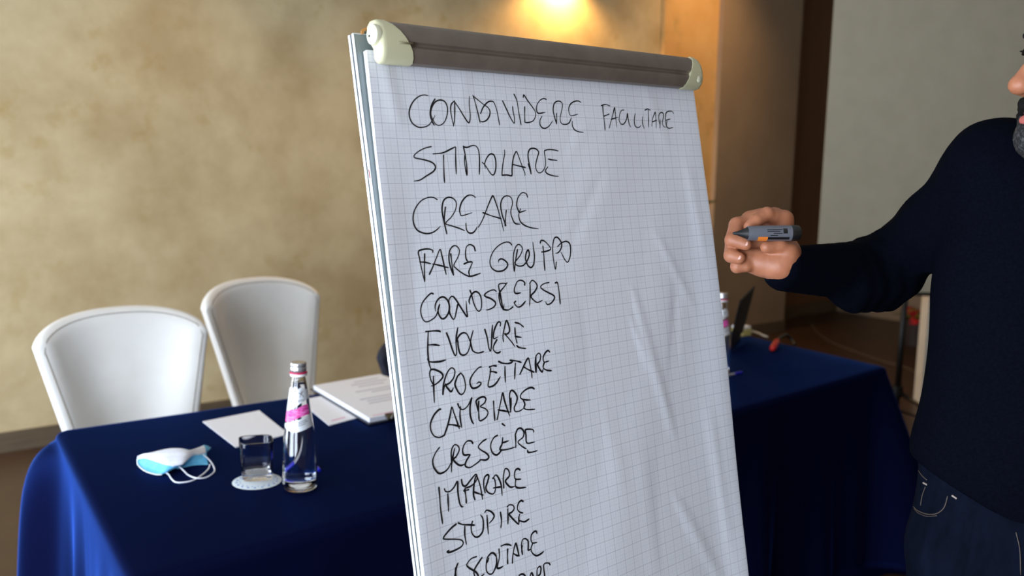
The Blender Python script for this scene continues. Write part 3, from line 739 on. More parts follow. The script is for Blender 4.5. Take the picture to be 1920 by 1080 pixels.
('ASCOLTARE', '''6 575,960 560,1000 545,1070 535,1130 520,1190
6 550,1000 553,1060 570,1190
6 750,900 700,920 665,960 660,985 690,1010 740,1040 765,1080 750,1120 700,1140
6 800,908 765,960 735,1010 725,1050 740,1090 780,1090 820,1060
6 930,895 905,868 880,872 850,910 838,970 840,1030 865,1060 895,1055 920,1010 935,950 930,895
6 862,915 845,960
6 955,830 960,900 945,970 940,1005 965,1005 992,990
6 972,805 1010,790 1045,790 1070,800
6 1035,830 1032,900 1035,970
6 1078,960 1080,900 1095,820 1110,778 1125,830 1140,900
6 1085,870 1120,890 1145,890
6 1170,800 1165,840 1172,885
6 1170,880 1162,800 1170,750 1195,735 1222,755 1225,800 1225,840 1245,835
6 1305,690 1300,670 1280,670 1255,700 1250,745 1265,775 1305,770
6 1265,780 1250,830 1265,870 1300,892 1340,875 1368,853'''),
('PARE', '''6 1120,1160 1135,1085 1160,1062 1190,1070 1195,1100 1150,1120
6 1215,1160 1240,1085 1255,1050 1270,1080 1280,1150
6 1310,1150 1305,1060 1308,1015 1330,990 1342,1010 1335,1060 1320,1080 1350,1130
6 1368,1140 1375,1080 1368,975 1410,960 1428,978'''),
]
def ribbon(g, pc, hw):
    pc = np.asarray(pc); d = np.gradient(pc, axis=0); d /= np.linalg.norm(d, axis=1)[:, None] + 1e-9; nn = np.stack([-d[:, 1], d[:, 0]], 1)
    k = len(pc); s = np.linspace(0, 1, k)
    w = hw * (1.0 + .22 * np.sin(s * 7 + pc[0, 0] * 300)) * np.clip(.55 + 6 * (1 - s), 0, 1)
    a, b = pc + nn * w[:, None], pc - nn * w[:, None]
    # round ends
    e0 = pc[0] - d[0] * w[0] * .8; e1 = pc[-1] + d[-1] * w[-1] * .8
    pts = np.concatenate([a, b, [e0], [e1]]); V = C3(pts[:, 0], pts[:, 1], paper_h(pts[:, 0], pts[:, 1]) + .00035)
    F = [(i, i + 1, k + i + 1, k + i) for i in range(k - 1)] + [(2 * k, 0, k), (2 * k + 1, 2 * k - 1, k - 1)]
    g.add(V, F)
for i, (word, data) in enumerate(WORDS):
    g = G()
    for ln in data.split('\n'):
        q = ln.split(); ox, oy, s_ = FRM[q[0]]
        P = np.array([[float(z) for z in p_.split(',')] for p_ in q[1:]]) / s_ + [ox, oy]
        P = catmull(P, 6); pc = np.array([pix2c(*p_) for p_ in P])
        # the paper lies a little in front of the calibration plane: negligible
        ribbon(g, pc, .00088 if i < 2 else .00096 + .00022 * min(1, max(0, (i - 3) / 5)))
    o = g.build('handwritten_word', M_INK, pad, True)
    if word != 'PARE': o['label'] = 'black handwritten word ' + word
# ================================================================ things on the table, left
M_SHEET = mat('white sheet', srgb(246, 246, 250), .6)
M_PINKINK = mat('pink print', srgb(226, 150, 190), .6)
M_GREYINK = mat('grey print', srgb(176, 172, 190), .6)
M_BOARDD = mat('dark clipboard', srgb(46, 48, 60), .45)
M_CHROME = mat('chrome', srgb(200, 200, 205), .15, 1.0)
M_BLACK = mat('black plastic', srgb(14, 14, 16), .35)
M_BLUEP = mat('blue pen plastic', srgb(30, 30, 190), .3)
def slab(name, corners, z0, th, m, par):
    P = [np.array([c[0], c[1], TOP + z0]) for c in corners]
    return G().prism(P, (0, 0, th)).build(name, m, par, 0)
def quad_uv(c):
    c = [np.array(q[:2]) for q in c]
    return lambda u, v: (1 - u) * (1 - v) * c[0] + u * (1 - v) * c[1] + u * v * c[2] + (1 - u) * v * c[3]
def printbar(f, u0, u1, v0, v1, z, m, par, name='print'):
    P = [f(u0, v0), f(u1, v0), f(u1, v1), f(u0, v1)]
    return G().prism([np.array([q[0], q[1], TOP + z]) for q in P], (0, 0, .0002)).build(name, m, par, 0)
# notepad sheet under the tumbler's reach
A_, B_, D_ = T(380, 792)[:2], T(486, 771)[:2], T(442, 840)[:2]; C_ = T(541, 815)[:2]
s1 = slab('note_sheet', [A_, B_, C_, D_], .0006, .0022, M_SHEET, None)
tag(s1, 'blank white sheet of paper behind the empty glass, nearest the left chair', 'paper', 'white note sheets')
A_, B_, C_, D_ = T(561, 752)[:2], T(640, 737)[:2], T(701, 776)[:2], T(617, 799)[:2]
th = thing('note_sheet', (*((A_ + C_) / 2), TOP), 'white sheet with a pink line of print, tucked beside the clipboard', 'paper', 'white note sheets')
slab('sheet', [A_, B_, C_, D_], .0006, .0022, M_SHEET, th)
printbar(quad_uv([A_, B_, C_, D_]), .12, .42, .885, .91, .0029, M_PINKINK, th)
# clipboard with a stack of printed sheets
A_, B_, C_, D_ = T(588, 734)[:2], T(712, 712)[:2], T(858, 764)[:2], T(693, 797)[:2]
th = thing('clipboard', (*((A_ + C_) / 2), TOP), 'clipboard stacked with printed white sheets, half behind the flipchart', 'clipboard')
f = quad_uv([A_, B_, C_, D_])
slab('backing_board', [f(-.02, -.03), f(1.02, -.03), f(1.02, 1.02), f(-.02, 1.02)], .003, .004, M_BOARDD, th)
slab('sheet_stack', [f(0, 0), f(1, 0), f(1, 1), f(0, 1)], .0072, .013, M_SHEET, th)
for v, u0, u1 in ((.10, .50, .86), (.17, .40, .92), (.24, .44, .80), (.36, .30, .90), (.42, .46, .88), (.56, .20, .84), (.62, .24, .90), (.68, .22, .60)):
    printbar(f, u0, u1, v, v + .014, .0204, M_GREYINK, th)
printbar(f, .06, .34, .955, .966, .0204, M_PINKINK, th)
printbar(f, .45, .75, .90, .908, .0204, M_GREYINK, th)
u_ = .52; p0 = f(u_ - .06, .975); p1 = f(u_ + .10, .975); p2 = f(u_ + .10, 1.03); p3 = f(u_ - .06, 1.03)
p0, p1, p2, p3 = T(721, 781, .02)[:2], T(752, 776, .02)[:2], T(758, 785, .02)[:2], T(727, 791, .02)[:2]
ck = G().prism([np.array([q[0], q[1], TOP + .0206]) for q in (p0, p1, p2, p3)], (0, 0, .009)).build('bulldog_clip', M_BLACK, th, 0); mod_bevel(ck, .003, 2)
c_ = (p2 + p3) / 2
ha = G().tube([(*(p3 * .8 + p2 * .2), TOP + .028), (*((p0 + p1) / 2 * .6 + c_ * .4), TOP + .036), (*(p3 * .2 + p2 * .8), TOP + .028)], .0016, 8).build('clip_handle', M_CHROME, ck, True)

# ---------------------------------------------------------------- bottles
M_GLASS = mat('clear glass', (1, 1, 1, 1), .0, Transmission_Weight=1.0, IOR=1.45)
M_WATER = mat('water', (.97, .99, 1, 1), .0, Transmission_Weight=1.0, IOR=1.33)
M_CAP = mat('silver cap', srgb(222, 222, 226), .25, .85)
M_RING = mat('magenta ring', srgb(206, 26, 84), .4)
M_COLLAR = mat('white collar', srgb(236, 236, 236), .4)
M_LABEL = mat('silver label', srgb(226, 228, 232), .32, .25)
M_SWOOSH = mat('magenta label band', srgb(214, 40, 140), .4)
nt, p, N, L = nodes(M_SWOOSH); n_ = noise(M_SWOOSH, 60, 3, stretch=(1, 1, 5)); r_ = ramp(M_SWOOSH, n_.outputs['Fac'], [(.40, srgb(205, 30, 135)), (.62, srgb(226, 120, 190)), (.8, srgb(236, 170, 214))]); L(r_.outputs[0], p.inputs['Base Color'])
M_LINK = mat('label ink', srgb(40, 42, 50), .5)
PR = [(0.0, .004), (.030, .0025), (.036, .006), (.0386, .014), (.0390, .024), (.0388, .060), (.0380, .087), (.0356, .12), (.0312, .154), (.0264, .188), (.0220, .221), (.0178, .248), (.0142, .268), (.0136, .274)]
hs = np.array([h for _, h in PR]); rs_ = np.array([r for r, _ in PR])
def brad(h): return np.interp(h, hs[1:], rs_[1:])
def bottle(loc, face, label, full):
    th = thing('water_bottle', loc, label, 'bottle', 'water bottles')
    o = np.array(loc)
    sm = catmull([(r, h) for r, h in PR[1:]], 4)
    prof = [(.0002, .005)] + [(.016, .0045)] + [tuple(q) for q in sm]
    inner = [(max(r - .0028, .0002), h + .0) for r, h in prof[::-1]]
    inner = [(r, max(h, .0095)) for r, h in inner]
    G().lathe(prof + inner[:-2] + [(.0002, .0095)], o, n=56, cap=False).build('glass_body', M_GLASS, th, True)
    wl = full
    wp = [(.0002, .0099)] + [(max(float(brad(h)) - .0032, .001), h) for h in np.linspace(.0125, wl, 24)] + [(.0002, wl)]
    G().lathe(wp, o, n=56, cap=False).build('water', M_WATER, th, True)
    cg = G().lathe([(.0165, .276), (.0178, .2775), (.0180, .285), (.0172, .2865), (.0172, .289), (.0178, .2905), (.0176, .2955), (.0165, .2970), (.0002, .2973)], o, n=40, cap=False)
    cp = cg.build('cap', M_CAP, th, 40)
    G().lathe([(.0150, .2665), (.0185, .2668), (.0187, .2720), (.0150, .2725)], o, n=40).build('collar', M_COLLAR, cp, 30)
    G().lathe([(.0160, .2722), (.0196, .2724), (.0196, .2752), (.0160, .2757)], o, n=40).build('ring', M_RING, cp, 30)
    fx = math.atan2(face[1], face[0])
    def patch(a0, a1, lo, hi, name, m, par, lift=.0007, nu=40, nv=10):
        g = []
        for v in np.linspace(0, 1, nv):
            row = []
            for u in np.linspace(0, 1, nu):
                a = a0 + (a1 - a0) * u; h = lo(a) * (1 - v) + hi(a) * v; r = float(brad(h)) + lift
                row.append(o + np.array([r * math.cos(fx + a), r * math.sin(fx + a), h]))
            g.append(row)
        return G().grid(g).build(name, m, par, True)
    # angle grows to the right as seen from the front
    up = patch(-1.35, 1.45, lambda a: .200 + .011 * a + .003 * math.sin(2 * a), lambda a: .240 - .003 * math.cos(5 * a), 'neck_label', M_LABEL, th)
    patch(-1.35, 1.25, lambda a: .172 + .0085 * a + .002 * math.sin(3 * a), lambda a: .196 + .0085 * a - .001 * math.cos(4 * a) - .006 * max(0, a - .8), 'label_band', M_SWOOSH, th)
    dn = patch(-1.35, 1.45, lambda a: .146 + .005 * a * a * .6 - .002 * math.cos(3 * a), lambda a: .169 + .0095 * a, 'body_label', M_LABEL, th)
    # printed marks, wrapped on the glass
    def stroke(pts, w, par):
        g = G(); q = []
        for a, h in catmull(pts, 5): q.append((a, h))
        q = np.array(q); d = np.gradient(q, axis=0); k = len(q)
        V = []
        for (a, h), (da, dh) in zip(q, d):
            r = float(brad(h)) + .0011; da *= r; l = math.hypot(da, dh) + 1e-9; na, nh = -dh / l * w / r, da / l * w
            for s in (1, -1):
                aa, hh = a + s * na, h + s * nh; r2 = float(brad(hh)) + .0011; V.append(o + np.array([r2 * math.cos(fx + aa), r2 * math.sin(fx + aa), hh]))
        g.add(V, [(2 * i, 2 * i + 1, 2 * i + 3, 2 * i + 2) for i in range(k - 1)]); return g
    g = G()
    for pts in ([(.42, .2215), (.55, .229), (.62, .2365)], [(.30, .2315), (.55, .2295), (.82, .2345)], [(.55, .229), (.75, .224), (.80, .2205)]):
        q = stroke(pts, .00055, up); g.add(q.v, q.f)
    g.build('star_figure', M_LINK, up, True)
    # lettering
    cu = bpy.data.curves.new('t', 'FONT'); cu.body = 'S.BENEDETTO'; cu.size = .0072; cu.align_x = 'CENTER'; cu.resolution_u = 3
    to = bpy.data.objects.new('t', cu); COL.objects.link(to)
    dg = bpy.context.evaluated_depsgraph_get(); me = to.evaluated_get(dg).to_mesh()
    V = []
    for v in me.vertices:
        h = .2100 + v.co.y + .10 * v.co.x; r = float(brad(h)) + .0011; a = .12 + v.co.x / r * .82; V.append(o + np.array([r * math.cos(fx + a), r * math.sin(fx + a), h]))
    F = [tuple(p_.vertices) for p_ in me.polygons]
    to.to_mesh_clear() if hasattr(to, 'to_mesh_clear') else None
    bpy.data.objects.remove(to); bpy.data.curves.remove(cu)
    obj('lettering', V, F, M_LINK, up, 0)
    g = G()
    for hh, a0, a1 in ((.1645, .15, .85), (.1605, .0, .9), (.1565, .2, .75)):
        x = a0
        while x < a1:
            q = stroke([(x, hh + .007 * x), (x + .06, hh + .007 * (x + .06)), (x + .09, hh + .007 * (x + .09))], .0007, dn); g.add(q.v, q.f); x += .125
    g.build('small_print', M_LINK, dn, True)
    return th
bt = T(563, 917)
bottle((bt[0], bt[1], TOP), (-.10, -1.0), 'full clear glass water bottle with a magenta label band beside the empty glass', .252)
bt2 = T(1348, 702)
bottle((bt2[0], bt2[1], TOP), (-.35, -.9), 'clear glass water bottle peeking out at the right edge of the flipchart sheet', .235)

# ---------------------------------------------------------------- coaster and tumbler
cs = T(482, 903)
M_DOILY = mat('doily paper', srgb(214, 222, 226), .7)
M_DOT = mat('blue print dots', srgb(70, 120, 190), .6)
th = thing('coaster', (cs[0], cs[1], TOP), 'round white paper coaster with blue dots under the empty glass', 'coaster')
G().lathe([(.0002, .0006), (.0545, .0006), (.056, .0012), (.0545, .0020), (.0002, .0022)], (cs[0], cs[1], TOP), n=60, cap=False).build('disc', M_DOILY, th, 30)
g = G()
for k in range(18):
    for rr_, s in ((.046, .0030), (.0385, .0018)):
        a = k * math.pi / 9 + (rr_ < .04) * .17; x, y = cs[0] + rr_ * math.cos(a), cs[1] + rr_ * math.sin(a)
        g.lathe([(s, .0), (s * .8, .0004)], (x, y, TOP + .0021), n=8)
g.build('dot_print', M_DOT, th, 0)
gp = T(481.5, 897)
th = thing('tumbler', (gp[0], gp[1], TOP + .0023), 'empty square clear glass tumbler standing on the round paper coaster', 'glass')
def sqr(r, z, n=4.2, m=72, rot=.32):
    P = []
    for q in np.linspace(0, 2 * math.pi, m, endpoint=False):
        c, s = math.cos(q), math.sin(q); k = (abs(c) ** n + abs(s) ** n) ** (-1 / n); a = q + rot
        P.append((gp[0] + 1.1 * r * k * math.cos(a), gp[1] + 1.1 * r * k * .86 * math.sin(a), TOP + .0023 + z * 1.10))
    return P
rows = [sqr(.0005, 0), sqr(.026, 0), sqr(.0298, .0012), sqr(.0312, .005), sqr(.0322, .02), sqr(.0338, .05), sqr(.0352, .0835), sqr(.0350, .0850), sqr(.0338, .0850), sqr(.0335, .0835), sqr(.0318, .05), sqr(.0296, .022), sqr(.0280, .0155), sqr(.024, .0125), sqr(.0005, .012)]
G().grid(rows, loop=True).build('glass_wall', M_GLASS, th, True)

# pen behind the bottle
pc_ = T(598, 879)
def pen(a, b, label, group):
    a, b = np.array(a), np.array(b); d = (b - a) / np.linalg.norm(b - a); Ln = np.linalg.norm(b - a)
    th = thing('ballpoint_pen', (*a[:2], TOP), label, 'pen', group)
    G().lathe([(.0035, 0), (.0046, .004), (.0046, Ln * .68)], a, d, 16).build('barrel', mat('clear pen barrel', srgb(206, 206, 214), .2, Transmission_Weight=.5), th, 40)
    G().lathe([(.0052, Ln * .64), (.0054, Ln * .96), (.0042, Ln)], a, d, 16).build('cap', M_BLUEP, th, 40)
    G().lathe([(.0034, -.0005), (.0008, -.014)], a, d, 12).build('tip', M_CHROME, th, 40)
    return th
pen(T(546, 838, .0054), T(599, 882, .0054), 'blue capped pen lying behind the water bottle and empty glass', 'blue pens')

# ---------------------------------------------------------------- face mask
M_MW = mottled('mask white', srgb(236, 238, 246), srgb(244, 246, 252), 90, .8)
M_MB = mottled('mask blue', srgb(96, 190, 236), srgb(120, 204, 242), 70, .75)
M_MLOOP = mat('ear loop', srgb(240, 242, 248), .7)
mz = lambda x, y, h: T(230 + x / 4.8, 800 + y / 4.8, h)
mo = mz(400, 380, 0)
mk = thing('face_mask', (mo[0], mo[1], TOP), 'crumpled blue and white surgical face mask lying near the left end of the table', 'face mask')
hem = catmull([mz(135, 292, .016), mz(205, 283, .022), mz(300, 312, .024), mz(385, 340, .024), mz(452, 350, .022), mz(540, 335, .022), mz(590, 294, .024), mz(640, 258, .022), mz(700, 252, .016), mz(752, 236, .012)], 8)
topc = catmull([mz(132, 290, .017), mz(190, 258, .026), mz(262, 234, .032), mz(335, 214, .036), mz(430, 196, .040), mz(530, 197, .040), mz(600, 214, .034), mz(650, 206, .026), mz(690, 190, .018), mz(727, 175, .013)], 8)
low = catmull([mz(135, 294, .014), mz(140, 345, .004), mz(200, 397, .002), mz(290, 427, .002), mz(350, 431, .002), mz(445, 372, .002), mz(490, 380, .002), mz(560, 364, .002), mz(650, 346, .002), mz(772, 340, .002)], 8)
rear = catmull([mz(132, 290, .016)] + [np.array([q[0] + .012, q[1] + .05, TOP + .002]) for q in topc[8:-8:8]] + [mz(727, 178, .010)], 8)
def loft(a, b, bulge, n=9):
    k = min(len(a), len(b)); ia = np.linspace(0, len(a) - 1, k).astype(int); ib = np.linspace(0, len(b) - 1, k).astype(int)
    g = []
    for t in np.linspace(0, 1, n):
        row = a[ia] * (1 - t) + b[ib] * t; row = row + np.array([0, 0, 1]) * (bulge * 4 * t * (1 - t) + .0012 * math.sin(t * 19))  ; g.append(row)
    return G().grid(g)
mod_solid(loft(topc, hem, .006).build('white_lining', M_MW, mk, True), .0012)
mod_solid(loft(hem, low, -.003).build('blue_front', M_MB, mk, True), .0012)
mod_solid(loft(topc, rear, .003).build('blue_back', M_MB, mk, True), .0012)
G().tube(hem[:42] + [0, 0, .0006], .0016, 6).build('hem', M_MW, mk, True)
G().tube(catmull([mz(132, 292, .015), mz(139, 345, .005), mz(200, 398, .003), mz(290, 428, .003), mz(352, 432, .003)], 8), .0016, 6).build('hem', M_MW, mk, True)
G().tube(catmull([mz(450, 352, .022), mz(500, 355, .016), mz(540, 387, .006), mz(590, 435, .002), mz(660, 462, .0045), mz(740, 460, .002), mz(800, 430, .002), mz(828, 392, .002), mz(808, 338, .004), mz(770, 290, .008), mz(722, 250, .013)], 8), .0018, 8).build('ear_loop', M_MLOOP, mk, True)
G().tube(catmull([mz(365, 405, .006), mz(410, 427, .003), mz(440, 470, .002), mz(480, 500, .002), mz(555, 500, .002), mz(640, 480, .002), mz(720, 430, .002), mz(770, 382, .002), mz(786, 340, .006)], 8), .0018, 8).build('ear_loop', M_MLOOP, mk, True)

# ================================================================ right end of the table
M_LAP = mat('dark laptop shell', srgb(16, 19, 20), .6)
M_SCR = mat('laptop glass', srgb(8, 9, 12), .12)
M_KEY = mat('keys', srgb(12, 12, 14), .5)
hn = np.array([.808, 3.20, TOP + .014]); hw_ = np.array([.128, .30, 0]); hw_ /= np.linalg.norm(hw_); ln = np.array([hw_[1], -hw_[0], 0])   # ln: lid leans this way
tn = W(1387, 562, 3.42); tf = W(1413, 535, 3.73)
th = thing('laptop', (hn[0] - .1, hn[1] + .1, TOP), 'open dark laptop seen edge on at the right of the flipchart', 'laptop')
hb = T(1364, 655, .016); hb[2] = TOP + .016; wv_ = tf - tn; up_ = tn - hb
nrm = np.cross(wv_, up_); nrm /= np.linalg.norm(nrm)
lid = G().prism([hb, hb + wv_, tf, tn], nrm * .007).build('lid', M_LAP, th, 0); mod_bevel(lid, .002, 2)
sg = -1 if nrm[0] > 0 else 1
q = lambda u, v, s: hb + wv_ * u + up_ * v + (nrm * (.0072) if nrm[0] < 0 else -nrm * .0004)
G().prism([q(.04, .06, 0), q(.96, .06, 0), q(.96, .95, 0), q(.04, .95, 0)], (nrm if nrm[0] < 0 else -nrm) * .0003).build('screen', M_SCR, lid, 0)
wx = wv_ / np.linalg.norm(wv_); bl = np.array([-wx[1], wx[0], 0]); bl = bl if bl[0] < 0 else -bl
b0 = hb.copy(); b0[2] = TOP + .001
bs = G().prism([b0, b0 + wv_ * [1, 1, 0], b0 + wv_ * [1, 1, 0] + bl * .21, b0 + bl * .21], (0, 0, .015)).build('keyboard_base', M_LAP, th, 0); mod_bevel(bs, .003, 2)
g = G()
for i in range(12):
    for j in range(5): g.box(b0 + wv_ * [1, 1, 0] * ((i + .7) / 12.6) + bl * (.03 + .019 * j) + [0, 0, .0155], (.0105, .008, .001), [wx, bl, (0, 0, 1)])
g.build('keys', M_KEY, bs, 0)

pen(T(1352, 706, .0054), T(1391, 698, .0054), 'blue pen at the foot of the bottle right of the flipchart', 'blue pens')
# sticky note block and white cable
sn = T(1390, 628)
M_YEL = mat('pale yellow paper', srgb(222, 206, 130), .7)
th = thing('sticky_notes', (sn[0], sn[1], TOP), 'small pale yellow note block with a white top behind the laptop', 'note block')
G().box((sn[0], sn[1], TOP + .016), (.03, .03, .0155), [DX, DN, (0, 0, 1)]).build('yellow_notes', M_YEL, th, 0)
G().box((sn[0] - .002, sn[1], TOP + .037), (.029, .029, .005), [DX, DN, (0, 0, 1)]).build('white_notes', M_SHEET, th, 0)
M_WCAB = mat('white cable', srgb(210, 206, 196), .5)
cb_ = G().tube(catmull([T(1394, 621, .02), T(1408, 621, .006), T(1420, 624, .004), T(1431, 629, .004), T(1440, 632, .004)], 6), .004, 8).build('white_cable', M_WCAB, None, True)
tag(cb_, 'short white cable lying along the rear edge of the dark tabletop', 'cable')
th = thing('power_cable', (*T(1452, 648)[:2], TOP), 'black cable with a red plug lying on the right end of the table', 'cable')
G().tube(catmull([T(1450, 652, .006), T(1456, 642, .02), T(1462, 634, .03), T(1472, 628, .034), T(1480, 632, .022), T(1486, 640, .006), T(1490, 646, .005)], 6), .0062, 8).build('cord', M_BLACK, th, True)
pa, pb = T(1448, 654, .014), T(1457, 640, .030)
G().lathe([(.004, -.004), (.011, 0), (.0125, .012), (.0115, np.linalg.norm(pb - pa)), (.006, np.linalg.norm(pb - pa) + .006)], pa, pb - pa, 16).build('red_plug', mat('red plastic', srgb(220, 44, 34), .4), th, True)
# ================================================================ far right: screen, stand, post, plants
M_FABRIC = mottled('screen fabric', srgb(180, 171, 148), srgb(186, 177, 154), 8, .75)
M_TRIPOD = mat('black metal', srgb(16, 16, 18), .45)
s0 = W(1533, 470, 5.4); s1 = W(2050, 470, 5.4)
yv = s0[1]
sx0, sx1 = s0[0], s1[0]
zb = W(1600, 548, 5.4)[2]
th = thing('projection_screen', ((sx0 + sx1) / 2, yv, CEIL), 'pale grey projection screen hanging behind the person', 'projection screen')
G().box(((sx0 + sx1) / 2, yv, (zb + 2.86) / 2), ((sx1 - sx0) / 2, .002, (2.86 - zb) / 2)).build('screen_fabric', M_FABRIC, th, 0)
G().tube([(sx0 - .02, yv, 2.92), (sx1 + .02, yv, 2.92)], .06, 20).build('roller_case', M_WHITEW, th, 40)
G().tube([(sx0, yv, zb - .008), (sx1, yv, zb - .008)], .012, 12).build('bottom_bar', M_TRIPOD, th, True)
for x in (sx0 + .1, sx1 - .1): G().box((x, yv, 2.985), (.02, .02, .0155)).build('bracket', M_TRIPOD, th, 0)
# white post standing behind the person
pb = T(1736, 790, 0, 0)
pw0, pw1 = W(1740, 700, 5.62), W(1772, 700, 5.62)
pst = G().box(((pw0[0] + pw1[0]) / 2, pw0[1] + .12, CEIL / 2), ((pw1[0] - pw0[0]) / 2, .05, CEIL / 2))
struct('trim_1', pst, M_WHITEW)
# tripod stand
Zs = 5.0
tp_ = W(1699, 505, Zs); bt_ = W(1682, 740, Zs)
px_, py_ = bt_[0], bt_[1]
th = thing('tripod_stand', (px_, py_, 0), 'thin black tripod stand between the table corner and the person', 'tripod stand')
hub = np.array([px_, py_, bt_[2] + .02])
G().tube([np.array([px_, py_, .12]), np.array([px_, py_, tp_[2]])], .017, 12).build('pole', M_TRIPOD, th, True)
G().lathe([(.028, -.03), (.03, 0), (.028, .03)], hub, (0, 0, 1), 16).build('collar', M_TRIPOD, th, 40)
for k in range(3):
    a = rad(-50 + 120 * k); d = np.array([math.cos(a), math.sin(a), 0])
    ft = np.array([px_, py_, .012]) + d * .62
    G().tube([hub, ft], .012, 8).build('leg', M_TRIPOD, th, True)
    mid = hub * .45 + ft * .55; G().tube([np.array([px_, py_, .16]), mid], .007, 8).build('brace', M_TRIPOD, th, True)
    G().lathe([(.014, -.012), (.016, 0), (.012, .012)], ft, (0, 0, 1), 12).build('foot', M_RUB, th, True)
kb = W(1711, 787, 4.75); 
G().lathe([(.004, -.008), (.013, 0), (.012, .012), (.003, .016)], hub * .60 + (np.array([px_, py_, .012]) + np.array([math.cos(rad(-50)), math.sin(rad(-50)), 0]) * .62) * .40, (0, -1, .2), 14).build('orange_glint', mat('orange glint metal', srgb(240, 170, 90), .25, .9), th, True)  # bright knob shape added to stand for an orange glint on the leg
# cable on the floor
fl = lambda x, y: T(x, y, .006, 0)
cb_ = G().tube(catmull([fl(1512, 588), fl(1520, 605), fl(1535, 625), fl(1560, 642), fl(1600, 658), fl(1650, 676), fl(1700, 690), fl(1735, 705), fl(1800, 730)], 8), .008, 8).build('floor_cable', mat('beige cable', srgb(84, 70, 54), .6), None, True)
tag(cb_, 'thin beige cable curving across the brown floor behind the table', 'cable')
# red flowering plant on the floor in front of the recess
pp = W(1722, 590, 7.6); pp[2] = 0
M_POT = mat('dark pot', srgb(58, 48, 44), .6); M_RED = mat('red petals', srgb(200, 40, 48), .6); M_YG = mat('yellow green leaves', srgb(120, 128, 40), .6); M_GREEN = mat('green leaf', srgb(52, 84, 40), .45)
th = thing('red_plant', pp, 'red flowering plant in a dark pot low beside the white post', 'plant')
G().lathe([(.09, 0), (.12, .20), (.125, .22), (.11, .22), (.10, .19)], pp, n=28).build('pot', M_POT, th, 40)
def leaf(g, o, d, L_, w, droop, n=9, roll=0):
    d = np.array(d, float); d /= np.linalg.norm(d); sd = np.cross(d, (0, 0, 1)); sd /= np.linalg.norm(sd) + 1e-9; sd = sd + np.array([0, 0, roll])
    rows = []
    for t in np.linspace(0, 1, n):
        c = np.array(o) + d * L_ * t + np.array([0, 0, -droop * t * t * L_]); ww = w * math.sin(math.pi * min(1, .12 + .88 * t)) ** .8 if t < 1 else 0
        rows.append([c - sd * ww + [0, 0, .2 * ww], c, c + sd * ww + [0, 0, .2 * ww]])
    return g.grid(rows)
rr_ = random.Random(3)
for k in range(16):
    a = rr_.uniform(0, 6.28); g = leaf(G(), pp + [0, 0, .2], (math.cos(a), math.sin(a), rr_.uniform(.4, 2.2)), rr_.uniform(.16, .34), .045, rr_.uniform(.2, .6))
    mod_solid(g.build('petal_leaf' if k % 3 else 'leaf', M_RED if k % 3 else M_YG, th, True), .003)
# tall leafy plant by the brown panel: one leaf tip shows past the sheet
pq = W(1235, 560, 6.4); pq[2] = 0
th = thing('potted_plant', pq, 'green leafy plant with one leaf tip showing past the right edge of the flipchart', 'plant')
G().lathe([(.13, 0), (.17, .30), (.175, .32), (.155, .32), (.145, .28)], pq, n=32).build('pot', M_POT, th, 40)
tipw = W(1347, 377, 6.4)
G().tube(catmull([pq + [0, 0, .26], pq + [.01, 0, .6], pq + [-.01, .0, .92]], 6), .012, 8).build('stem', M_GREEN, th, True)
o_ = W(1255, 398, 6.4); d_ = tipw - o_
G().tube(catmull([pq + [-.005, 0, .85], (pq + [0, 0, .95] + o_) / 2 + [0, 0, .01], o_], 6), .005, 6).build('leaf_stalk', M_GREEN, th, True)
mod_solid(leaf(G(), o_, d_ + [0, 0, .02], np.linalg.norm(d_), .030, .05, roll=.6).build('leaf', M_GREEN, th, True), .003)
for k in range(7):
    a = 1.2 + k * .75; d = np.array([math.cos(a) * .5, math.sin(a) * .8, .35]); o2 = pq + [0, 0, .5 + .06 * k]
    if d[0] > .2: d[0] = .1
    mod_solid(leaf(G(), o2, d, .30, .04, .5).build('leaf', M_GREEN, th, True), .003)
# ================================================================ the person with the marker
def skinmat():
    m = mat('skin', srgb(196, 136, 108), .5, Subsurface_Weight=.12, Subsurface_Radius=(.01, .004, .002), Subsurface_Scale=.5)
    nt, p, N, L = nodes(m); n = noise(m, 45, 4); r = ramp(m, n.outputs['Fac'], [(.3, srgb(158, 97, 66)), (.7, srgb(178, 116, 84))]); L(r.outputs[0], p.inputs['Base Color'])
    n2 = noise(m, 240, 3); bump(m, n2.outputs['Fac'], .12, .0008); return m
M_SKIN = skinmat()
def knit():
    m = mat('navy knit', srgb(10, 12, 24), .9); nt, p, N, L = nodes(m); p.inputs['Specular IOR Level'].default_value = .02
    p.inputs['Sheen Weight'].default_value = .0; p.inputs['Sheen Tint'].default_value = (.3, .4, .8, 1)
    n = noise(m, 260, 2); r = ramp(m, n.outputs['Fac'], [(.3, srgb(4, 6, 13)), (.7, srgb(7, 9, 18))]); L(r.outputs[0], p.inputs['Base Color'])
    bump(m, n.outputs['Fac'], .15, .001); return m
M_KNIT = knit()
def denim():
    m = mat('dark denim', srgb(26, 34, 60), .85); nt, p, N, L = nodes(m); p.inputs['Specular IOR Level'].default_value = .03
    n = noise(m, 30, 6, .7, stretch=(1, 1, .35)); r = ramp(m, n.outputs['Fac'], [(.35, srgb(6, 9, 18)), (.7, srgb(12, 18, 32))]); L(r.outputs[0], p.inputs['Base Color'])
    n2 = noise(m, 400, 2); bump(m, n2.outputs['Fac'], .2, .001); return m
M_DENIM = denim()
M_THREAD = mat('denim thread', srgb(70, 60, 52), .6)
M_HAIR = mottled('black hair', srgb(10, 9, 9), srgb(20, 18, 17), 120, .85, Specular_IOR_Level=.15)
M_BEARD = mottled('greying beard', srgb(14, 13, 13), srgb(84, 82, 80), 230, .85, .5, .003, lo=.5, hi=.78)
M_EYE = mat('eye white', srgb(225, 220, 214), .15)
M_IRIS = mat('iris', srgb(30, 18, 12), .15)
